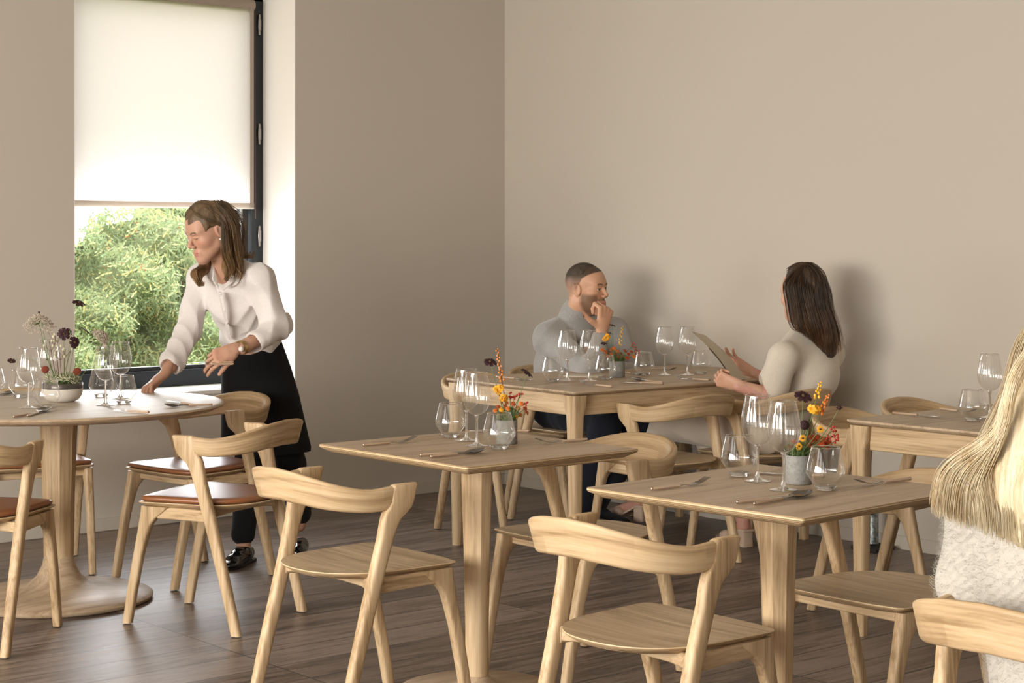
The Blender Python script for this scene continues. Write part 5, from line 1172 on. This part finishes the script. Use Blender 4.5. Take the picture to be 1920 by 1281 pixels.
sw.add(s_cap(mhips + Vector((0, .02, .02)), P(1066, 690, 8.92), .165, .182, tfm, 1.2)); sw.add(s_cap(P(1066, 690, 8.92), P(1082, 632, 8.84), .182, .120, tfm, 1.15), .06); sw.add(s_cap(csh, osh, .066, .066), .07); sw.add(s_cap(P(1076, 606, 8.84), csh, .055, .055), .06); sw.add(s_cap(P(1092, 606, 8.86), osh, .055, .055), .06)
sw.add(s_cap(csh, cel, .070, .062), .06); sw.add(s_cap(cel, P(1128, 630, 8.42), .058, .043), .025); sw.add(s_cap(osh, oel, .072, .058), .04); sw.add(s_cap(oel, lwm, .055, .042), .02)
nk = P(1080, 604, 8.82); nk2 = P(1090, 578, 8.78); sw.add(s_cap(nk, nk2 + (nk - nk2) * .05, .090, .082), .012); sw.add(s_cap(nk + (nk - nk2).normalized() * .005, nk + (nk2 - nk) * .45, .099, .094), .006)
sw.sub(s_cap(nk2 + (nk2 - nk) * .0, nk2 + (nk2 - nk) * .9, .066, .085), .006); sw.sub(s_cap(P(1128, 628, 8.42), P(1129, 612, 8.42), .028, .042), .003)
sw.post = folds(.008, 9, (20, 15, 27)); lo, hi = bounds([csh, osh, mhips, cel, oel, nk2], .19); v_, q_ = surf(sw, lo, hi, .0058); npmesh('sweater', [(v_, q_)], M['grey_knit'], mr_)
tr = SDF(.03); 
for s, k, a in ((-1, mk[0], ma[0]), (1, mk[1], ma[1])): tr.add(s_cap(mhips + Vector((s * .09, .02, 0)), k, .095, .082)); tr.add(s_cap(k, a + Vector((0, 0, .03)), .080, .062), .02)
tr.add(s_ell(mhips + Vector((0, .02, .01)), (.19, .14, .10))); tr.post = folds(.005, 12); lo, hi = bounds(mk + ma + [mhips + Vector((.1, .1, .1)), mhips - Vector((.1, 0, 0))], .13); npmesh('trousers', [surf(tr, lo, hi, .008)], M['navy'], mr_)
for a in ma:
    s = SDF(.02); s.add(s_cap(Vector((a.x, a.y + .02, .05)), Vector((a.x, a.y - .04, .05)), .042, .045)); s.add(s_cap(Vector((a.x, a.y - .05, .04)), Vector((a.x, a.y - .19, .028)), .045, .038)); lo, hi = bounds([a, Vector((a.x, a.y - .2, 0))], .07); lo[2] = .006; hi[2] = .12
    npmesh('shoe', [surf(s, lo, hi, .004)], M['trouser'], mr_)
# short hair cap
HH = SDF(.01); L2_ = lambda p: Vector(list(R2_ @ np.array(p) * 1.04 + np.array(hc)))
HH.add(s_ell(L2_((0, -.018, .0355)), (.0785, .0995, .0910), R2_)); HH.sub(s_ell(L2_((0, .085, .02)), (.090, .062, .085), R2_), .004)
def cutm(X, Y, Z, D):
    p = [X - hc[0], Y - hc[1], Z - hc[2]]; yy = sum(p[i] * R2_[i, 1] for i in range(3)); zz = sum(p[i] * R2_[i, 2] for i in range(3)); return np.maximum(D, (.067 - zz + .10 * np.clip(yy + .03, -.2, .2)) * .8)
HH.post = cutm; lo, hi = bounds([hc], .13); npmesh('hair', [surf(HH, lo, hi, .0025)], M['hair2'], mr_)

# ================= woman with the menu
SK3 = (.62, .36, .25); rp = Vector((5.97, 5.30, 0)); rr_ = empty('person', rp, 0, 'seated woman with long dark hair in a cream top reading a menu', 'person')
hc = P(1503, 551, 7.88); R3 = head_frame((-.62, .78), .10); nb = P(1512, 628, 7.90)
wparts = [head_mesh(hc, R3, 1.0, True, SK3, neck_to=nb, neck_r=.048, h=.0026)]
nsh, nel, nwr = P(1468, 670, 7.72), P(1440, 742, 7.70), P(1384, 724, 7.70)
fsh, fel, fwr = P(1556, 664, 7.98), P(1478, 730, 7.99), P(1412, 700, 8.05)
hips = Vector((5.97, 5.28, .53)); kk = [Vector((6.07, 5.76, .53)), Vector((5.87, 5.80, .54))]; aa = [Vector((5.98, 5.43, .115)), Vector((6.02, 6.15, .14))]
un = (P(1353, 712, 7.73) - P(1384, 722, 7.70)).normalized(); wparts.append(hand_mesh(P(1382, 721, 7.70), un, Vector((.55, .5, .35)), 1, ((.9, 1.2, .7), (1.0, 1.3, .7), (1.1, 1.3, .7), (1.15, 1.35, .7)), (.5, .5, .2), SK3, fore=nel + (nwr - nel) * .3, fr=.038, sc=.95))
uf = (P(1374, 680, 8.07) - P(1410, 700, 8.05)).normalized(); wparts.append(hand_mesh(P(1408, 697, 8.05), uf, Vector((-.3, -.5, .5)), -1, ((.25, .3, .2), (.3, .35, .2), (.35, .4, .2), (.4, .5, .3)), (.5, .3, .1), SK3, fore=fel + (fwr - fel) * .2, fr=.038, sc=.95))
core = SDF(.04); core.add(s_cap(hips, P(1512, 690, 7.9), .10, .10)); core.add(s_cap(P(1512, 690, 7.9), nb, .10, .045)); core.add(s_cap(nsh, fsh, .04, .04)); core.add(s_cap(nsh, nel, .036, .034), .02); core.add(s_cap(fsh, fel, .036, .034), .02); core.add(s_cap(nel, nwr, .035, .026), .02); core.add(s_cap(fel, fwr, .035, .026), .02)
for s, k, a in ((1, kk[0], aa[0]), (-1, kk[1], aa[1])): core.add(s_cap(hips + Vector((s * .09, 0, 0)), k, .07, .05)); core.add(s_cap(k, a, .045, .030))
ftd = [Vector((.25, .95, 0)).normalized(), Vector((-.2, 1, 0)).normalized()]
for a, dr in zip(aa, ftd): core.add(s_cap(a + Vector((0, 0, -.03)), a + dr * .13 + Vector((0, 0, -.075)), .030, .020), .02)
lo, hi = bounds([nsh, fsh, hips, nel, fel, nwr] + kk + aa, .16); lo[2] = .012; v_, q_ = surf(core, lo, hi, .009); wparts.append((v_, q_, np.tile(np.array(SK3) * np.array((.95, .85, .95)), (len(v_), 1))))
npmesh('body', wparts, M['skin'], rr_)
tp = SDF(.04); tft = Vector((-.1, 1, 0))
tp.add(s_cap(hips + Vector((0, -.01, .03)), P(1516, 700, 7.88), .135, .135, tft, 1.1)); tp.add(s_cap(P(1516, 700, 7.88), P(1512, 655, 7.88), .135, .105, tft, 1.1), .05); tp.add(s_cap(nsh, fsh, .056, .056), .07); tp.add(s_cap(P(1508, 632, 7.88), nsh, .045, .055), .06); tp.add(s_cap(P(1516, 632, 7.90), fsh, .045, .055), .06)
tp.add(s_cap(nsh, P(1450, 722, 7.71), .060, .070), .03); tp.add(s_cap(fsh, P(1500, 718, 7.99), .060, .070), .03); tp.add(s_cap(P(1458, 695, 7.71), P(1444, 727, 7.71), .062, .070), .02)
tp.sub(s_cap(P(1441, 736, 7.71), P(1418, 738, 7.71), .048, .085), .004); tp.sub(s_cap(P(1484, 728, 8.0), P(1455, 722, 8.03), .048, .085), .004); tp.sub(s_cap(P(1512, 622, 7.9), P(1512, 600, 7.9), .050, .06), .01)
tp.post = folds(.009, 21, (19, 15, 26)); lo, hi = bounds([nsh, fsh, hips, P(1430, 735, 7.8), P(1490, 735, 8.15)], .17); npmesh('top', [surf(tp, lo, hi, .0058)], M['cream_knit'], rr_)
tr = SDF(.03)
for s, k, a in ((1, kk[0], aa[0]), (-1, kk[1], aa[1])): tr.add(s_cap(hips + Vector((s * .085, -.02, 0)), k, .098, .080)); tr.add(s_cap(k, a + (k - a) * .22, .078, .085), .02)
tr.add(s_ell(hips + Vector((0, -.02, .01)), (.18, .14, .10))); tr.post = folds(.007, 23, (20, 15, 26)); lo, hi = bounds(kk + aa + [hips + Vector((.1, -.05, .1)), hips - Vector((.1, 0, 0))], .13); npmesh('trousers', [surf(tr, lo, hi, .007)], M['cream_trouser'], rr_)
for a, dr in zip(aa, ftd):
    sd = dr.cross(Vector((0, 0, 1))); tilt = 0 if a is aa[0] else .0; b = Vector((a.x, a.y, 0)); up = Vector((0, 0, 1)); z0 = 0 if a is aa[0] else .022
    hl = MB(); hl.loft([[b + sd * x * s_ + dr * (y * s_ - .012) + up * z for x, y in rrect(.058, .056, .010, 3)] for z, s_ in ((z0 + .002, 1.), (z0 + .045, .94), (z0 + .075, 1.0))])
    so_ = MB(); prof = [(-.045, .072, .030), (.0, .070, .032), (.045, .045, .030), (.09, .020, .036), (.14, .014, .042), (.185, .014, .034), (.205, .016, .018)]
    so_.loft([[b + dr * y + sd * (-w) + up * (z0 + z), b + dr * y + sd * w + up * (z0 + z), b + dr * y + sd * w + up * (z0 + z + .012), b + dr * y - sd * w + up * (z0 + z + .012)] for y, z, w in prof])
    so_.v += []; sho = so_.build('heeled_sandal', M['suede'], rr_, local=False, smooth=50, bevel=.003); hl.build('block_heel', M['suede'], sho, local=False, bevel=.003)
    st = SDF(.01); st.add(s_cap(b + dr * .10 - sd * .03 + up * (z0 + .035), b + dr * .10 + sd * .03 + up * (z0 + .035), .030, .030)); st.add(s_cap(b + dr * .13 - sd * .02 + up * (z0 + .03), b + dr * .13 + sd * .02 + up * (z0 + .03), .026, .026)); lo, hi = bounds([b + dr * .1], .09); lo[2] = z0 + .016; hi[2] = z0 + .09
    npmesh('toe_strap', [surf(st, lo, hi, .004)], M['suede'], sho)
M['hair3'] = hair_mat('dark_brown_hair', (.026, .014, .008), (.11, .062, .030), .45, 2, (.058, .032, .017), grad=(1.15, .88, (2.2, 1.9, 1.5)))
L3 = lambda p: Vector(list(R3 @ np.array(p) + np.array(hc)))
hx = [s_cap(L3((0, -.040, .02)), P(1524, 590, 7.84), .082, .082), s_cap(P(1530, 590, 7.84), P(1548, 632, 7.80), .078, .058), s_cap(P(1548, 632, 7.80), P(1557, 662, 7.79), .055, .024)]
H3 = hair_shell(hc, R3, [((.02, .105, -.02), (.080, .066, .088))], (.080, .100, .099), hx, .03); H3.post = lambda X, Y, Z, D: D + .0012 * np.sin(300 * (X * .75 - Y * .65) + 2 * np.sin(14 * Z)) + .0016 * np.sin(110 * (X * .75 - Y * .65) + 2 * np.sin(9 * Z))
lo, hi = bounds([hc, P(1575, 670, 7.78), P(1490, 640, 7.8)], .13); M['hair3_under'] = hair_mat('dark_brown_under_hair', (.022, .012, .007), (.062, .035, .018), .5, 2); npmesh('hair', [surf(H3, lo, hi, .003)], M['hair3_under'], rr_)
cs = []
for k in range(22):
    f = k / 21; px = 1484 + 92 * f; ang = -1.25 + 2.6 * f; st_ = L3((math.sin(ang) * .04 - .01, -.03 - .04 * (1 - abs(ang) / 2), .122)); m0 = P(1473 + 78 * f, 530 + 5 * f, 7.80 - .03 * math.sin(PI * f)); md = P(1476 + 84 * f, 565 + 14 * f, 7.79 - .04 * math.sin(PI * f)); m2 = P(1484 + 90 * f, 608 + 12 * f, 7.77 - .04 * math.sin(PI * f)); e = P(1500 + 80 * f, 622 + 52 * min(1, f * 1.35) - 22 * max(0, f - .8) * 3, 7.76)
    cs += clump([st_, m0, md, m2, e], [.008, .010, .012, .012, .010], 26, 40 + k, 5)
cs += clump([L3((0, .045, .108)), L3((0, -.03, .122)), L3((0, -.092, .075)), L3((0, -.115, .0)), L3((.0, -.12, -.06))], [.028, .034, .04, .042, .045], 260, 77, 5)
strands('hair_strands', M['hair3'], rr_, cs, .0013, .0005)
# the menu she holds
a0, a1, b0, b1 = P(1297, 622, 7.90), P(1322, 629, 8.12), P(1377, 716, 7.76), P(1398, 711, 7.98)
mb = MB(); nx, ny = 6, 14; nr = (b0 - a0).cross(a1 - a0).normalized()
for s_ in (0, 1):
    for i in range(nx + 1):
        for j in range(ny + 1):
            u, w = i / nx, j / ny; p = (a0 * (1 - w) + b0 * w) * (1 - u) + (a1 * (1 - w) + b1 * w) * u; mb.v.append(tuple(p + nr * (.014 * math.sin(PI * w) * (1 if w < 2 else 0) + s_ * .0012)))
N_ = (nx + 1) * (ny + 1)
for i in range(nx):
    for j in range(ny):
        q = [i * (ny + 1) + j, (i + 1) * (ny + 1) + j, (i + 1) * (ny + 1) + j + 1, i * (ny + 1) + j + 1]; mb.f.append(tuple(q)); mb.f.append(tuple(N_ + x for x in reversed(q)))
mo = mb.build('menu_sheet', M['paper'], None, origin=a0, local=True, smooth=60); tag(mo, 'cream menu held up by the dark-haired woman', 'menu')
mk2 = MB(); off = nr * -.0035
c0, c1 = a0 * .64 + b0 * .36, a1 * .60 + b1 * .40
for s_ in (0, 1):
    for i in range(nx + 1):
        for j in range(ny + 1):
            u, w = i / nx, j / ny; top = (c0 * (1 - u) + c1 * u); bot = (b0 * (1 - u) + b1 * u) + (b0 - a0) * .015; ww_ = .36 + .64 * w; p = top * (1 - w) + bot * w; mk2.v.append(tuple(p + nr * (.014 * math.sin(PI * min(1, ww_)) - .0045 + s_ * .0015)))
for i in range(nx):
    for j in range(ny):
        q = [i * (ny + 1) + j, (i + 1) * (ny + 1) + j, (i + 1) * (ny + 1) + j + 1, i * (ny + 1) + j + 1]; mk2.f.append(tuple(q)); mk2.f.append(tuple(N_ + x for x in reversed(q)))
mk2.build('kraft_holder', M['kraft'], mo, local=False, smooth=60)

# ================= blonde woman at the right edge, seen from behind
SK4 = (.64, .40, .29); bp = Vector((2.98, 1.86, 0)); br = empty('person', bp, 0, 'long-haired blonde woman in white mohair sweater seen from behind, cut by the right edge', 'person')
hc = Vector((3.035, 1.855, 1.165)); f_ = np.array([1., 0.]); R4 = head_frame((RT @ f_, FW @ f_), .08); nb = Vector((2.99, 1.87, .98))
bparts = [head_mesh(hc, R4, 1.0, True, SK4, neck_to=nb, neck_r=.05, h=.0035)]
hips = Vector((2.985, 1.855, .53)); bk = [Vector((3.46, 1.97, .54)), Vector((3.46, 1.75, .54))]; ba = [Vector((3.42, 1.97, .10)), Vector((3.42, 1.75, .10))]
bl_, br2 = Vector((2.94, 2.040, .890)), Vector((2.98, 1.715, .895)); le, re_ = Vector((2.97, 2.085, .70)), Vector((3.02, 1.64, .70)); lw, rw = Vector((3.20, 2.02, .78)), Vector((3.24, 1.70, .78))
core = SDF(.04); core.add(s_cap(hips, Vector((2.975, 1.875, .82)), .11, .11)); core.add(s_cap(Vector((2.975, 1.875, .82)), nb, .11, .05)); core.add(s_cap(bl_, br2, .04, .04)); core.add(s_cap(bl_, le, .038, .034), .02); core.add(s_cap(br2, re_, .038, .034), .02); core.add(s_cap(le, lw, .034, .026), .02); core.add(s_cap(re_, rw, .034, .026), .02)
for s, k, a in ((1, bk[0], ba[0]), (-1, bk[1], ba[1])): core.add(s_cap(hips + Vector((0, s * .09, 0)), k, .075, .055)); core.add(s_cap(k, a, .05, .032)); core.add(s_cap(Vector((a.x, a.y, .045)), Vector((a.x + .13, a.y, .035)), .03, .022))
lo, hi = bounds([bl_, br2, hips, le, re_, lw] + bk + ba + [Vector((3.55, 1.85, .1))], .16); lo[2] = .01; v_, q_ = surf(core, lo, hi, .012); bparts.append((v_, q_, np.tile(np.array(SK4), (len(v_), 1))))
for w_, e_, s in ((lw, le, -1), (rw, re_, 1)): bparts.append(hand_mesh(w_, (w_ - e_) * 1. + Vector((.1, 0, 0)), Vector((0, 0, -1)), s, ((.3, .4, .2),) * 4, (.4, .2, .1), SK4, fore=e_ + (w_ - e_) * .5, fr=.034, sc=.95, h=.004))
npmesh('body', bparts, M['skin'], br)
def mohair():
    m = mat('white_mohair', (.50, .47, .42), .95, spec=.1, Sheen_Weight=.25); t = nd(m, 'ShaderNodeTexCoord'); mp = nd(m, 'ShaderNodeMapping'); lk(m, t.outputs['Object'], mp.inputs[0])
    s = nd(m, 'ShaderNodeSeparateXYZ'); lk(m, mp.outputs[0], s.inputs[0]); ab = nd(m, 'ShaderNodeMath', operation='ABSOLUTE'); a0 = nd(m, 'ShaderNodeMath', operation='ADD'); a0.inputs[1].default_value = -.0; lk(m, s.outputs[1], a0.inputs[0]); lk(m, a0.outputs[0], ab.inputs[0])
    ad = nd(m, 'ShaderNodeMath', operation='MULTIPLY_ADD'); ad.inputs[1].default_value = .75; lk(m, ab.outputs[0], ad.inputs[0]); lk(m, s.outputs[2], ad.inputs[2])
    mu = nd(m, 'ShaderNodeMath', operation='MULTIPLY'); mu.inputs[1].default_value = 330; lk(m, ad.outputs[0], mu.inputs[0]); n0 = noise(m, t.outputs['Object'], 14, 3); m3 = nd(m, 'ShaderNodeMath', operation='MULTIPLY_ADD'); m3.inputs[1].default_value = 5; lk(m, n0, m3.inputs[0]); lk(m, mu.outputs[0], m3.inputs[2])
    si = nd(m, 'ShaderNodeMath', operation='SINE'); lk(m, m3.outputs[0], si.inputs[0]); n = noise(m, t.outputs['Object'], 160, 5, .7); cb = nd(m, 'ShaderNodeMath', operation='MULTIPLY_ADD'); cb.inputs[1].default_value = .35; lk(m, si.outputs[0], cb.inputs[0]); lk(m, n, cb.inputs[2]); bump(m, cb.outputs[0], .55, .004); return m
M['mohair'] = mohair()
bs_ = SDF(.05); tb = Vector((1, 0, 0))
bs_.add(s_cap(hips + Vector((-.01, 0, -.12)), Vector((2.975, 1.875, .78)), .170, .185, tb, 1.38)); bs_.add(s_cap(Vector((2.975, 1.875, .78)), Vector((2.965, 1.875, .88)), .182, .12, tb, 1.3), .05); bs_.add(s_cap(bl_, br2, .062, .062), .06); bs_.add(s_cap(nb, bl_, .055, .055), .05)
for a, b, c in ((bl_, le, lw), (br2, re_, rw)): bs_.add(s_cap(a, b, .072, .066), .045); bs_.add(s_cap(b, c, .064, .046), .03)
bs_.post = folds(.006, 31, (15, 11, 21)); lo, hi = bounds([bl_, br2, le, re_, lw, rw, hips], .22); swv = surf(bs_, lo, hi, .007); npmesh('sweater', [swv], M['mohair'], br)
# loose mohair fibres along the sweater
rn = np.random.RandomState(4); vv = swv[0]; sel = vv[(vv[:, 0] < 3.05) & (vv[:, 1] > 1.80)]; sel = sel[rn.choice(len(sel), 7000)]
eps = .004; G = np.stack([bs_(sel[:, 0] + (eps if i == 0 else 0), sel[:, 1] + (eps if i == 1 else 0), sel[:, 2] + (eps if i == 2 else 0)) - bs_(sel[:, 0] - (eps if i == 0 else 0), sel[:, 1] - (eps if i == 1 else 0), sel[:, 2] - (eps if i == 2 else 0)) for i in range(3)], 1); G /= np.linalg.norm(G, axis=1)[:, None]
fib = []
for p, g in zip(sel, G):
    t = np.cross(g, rn.randn(3)); t /= np.linalg.norm(t); L_ = rn.uniform(.006, .016); fib.append([p, p + g * L_ * .45 + t * L_ * .3, p + g * L_ * .8 + t * L_ * .9])
tag(strands('mohair_fibres', M['mohair'], br, fib, .00028, .00012), kind='stuff')
tr = SDF(.03)
for s, k, a in ((1, bk[0], ba[0]), (-1, bk[1], ba[1])): tr.add(s_cap(hips + Vector((.02, s * .085, 0)), k, .095, .078)); tr.add(s_cap(k, a + (k - a) * .12, .076, .06), .02)
tr.add(s_ell(hips + Vector((0, 0, -.0)), (.14, .18, .085))); lo, hi = bounds(bk + ba + [hips], .2); npmesh('trousers', [surf(tr, lo, hi, .012)], M['navy'], br)
# blonde hair
M['hair4'] = hair_mat('blonde_hair', (.42, .30, .16), (.68, .585, .42), .50, 2, (.57, .475, .31))
L4 = lambda p: Vector(list(R4 @ np.array(p) + np.array(hc)))
bx = 2.835
hx = [s_cap(L4((0, -.06, .02)), Vector((2.93, 1.86, 1.03)), .085, .085), s_cap(Vector((2.93, 1.86, 1.04)), Vector((2.875, 1.86, .92)), .085, .062, (0, 1, 0), .62), s_cap(Vector((2.885, 1.86, .94)), Vector((2.850, 1.87, .845)), .055, .028, (0, 1, 0), .42),
      s_cap(L4((-.05, -.03, -.02)), Vector((2.935, 1.985, .985)), .045, .034), s_cap(Vector((2.935, 1.985, .985)), Vector((2.905, 2.07, .90)), .036, .024)]
H4 = hair_shell(hc, R4, [((0, .115, -.03), (.085, .070, .10))], (.0875, .110, .100), hx, .035); H4.post = lambda X, Y, Z, D: D + .0016 * np.sin(330 * Y + 2 * np.sin(11 * Z)) + .0022 * np.sin(120 * Y + 3 * np.sin(7 * Z))
lo, hi = bounds([hc, Vector((2.83, 1.75, .80)), Vector((2.93, 2.08, .9))], .12); npmesh('hair', [surf(H4, lo, hi, .0035)], M['hair4'], br)
cs = []
for k in range(46):          # back fall, from the parting down over the back
    f = k / 45; y_e = 1.72 + .25 * f; st_ = L4(((.5 - f) * .05, .03 - .02 * abs(f - .5), .132)); 
    s1 = Vector((hc.x - .075 - .03 * math.sin(PI * f), 1.855 + (f - .5) * .19, 1.215)); s2 = Vector((2.915 - .02 * math.sin(PI * f), 1.855 + (f - .5) * .235, 1.09)); s3 = Vector((2.868 - .01 * math.sin(PI * f), 1.86 + (f - .5) * .285, .97)); s4 = Vector((bx, y_e, .885)); s5 = Vector((bx - .004, y_e - .004, .802 + .05 * abs(f - .45) * 1.3))
    cs += clump([st_, s1, s2, s3, s4, s5], [.010, .016, .018, .018, .018, .014], 44, 100 + k, 5, .002, 1.0)
cs_fall, cs = cs, []
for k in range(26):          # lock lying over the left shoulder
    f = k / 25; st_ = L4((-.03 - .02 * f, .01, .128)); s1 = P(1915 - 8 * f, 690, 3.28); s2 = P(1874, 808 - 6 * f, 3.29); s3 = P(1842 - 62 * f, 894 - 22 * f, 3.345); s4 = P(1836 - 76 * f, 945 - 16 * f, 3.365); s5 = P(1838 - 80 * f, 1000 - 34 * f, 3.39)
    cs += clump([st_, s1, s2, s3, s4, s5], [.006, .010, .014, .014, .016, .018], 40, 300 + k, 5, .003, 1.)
M['hair4_gold_lit'] = hair_mat('lit_golden_blonde_hair', (.58, .42, .22), (.86, .77, .58), .50, 2, (.74, .62, .42))  # golden streaks, with extra brightness painted in where the lock catches little light
strands('hair_strands', M['hair4'], br, cs_fall, .0011, .0004); strands('shoulder_lock', M['hair4_gold_lit'], br, cs, .0011, .0004)
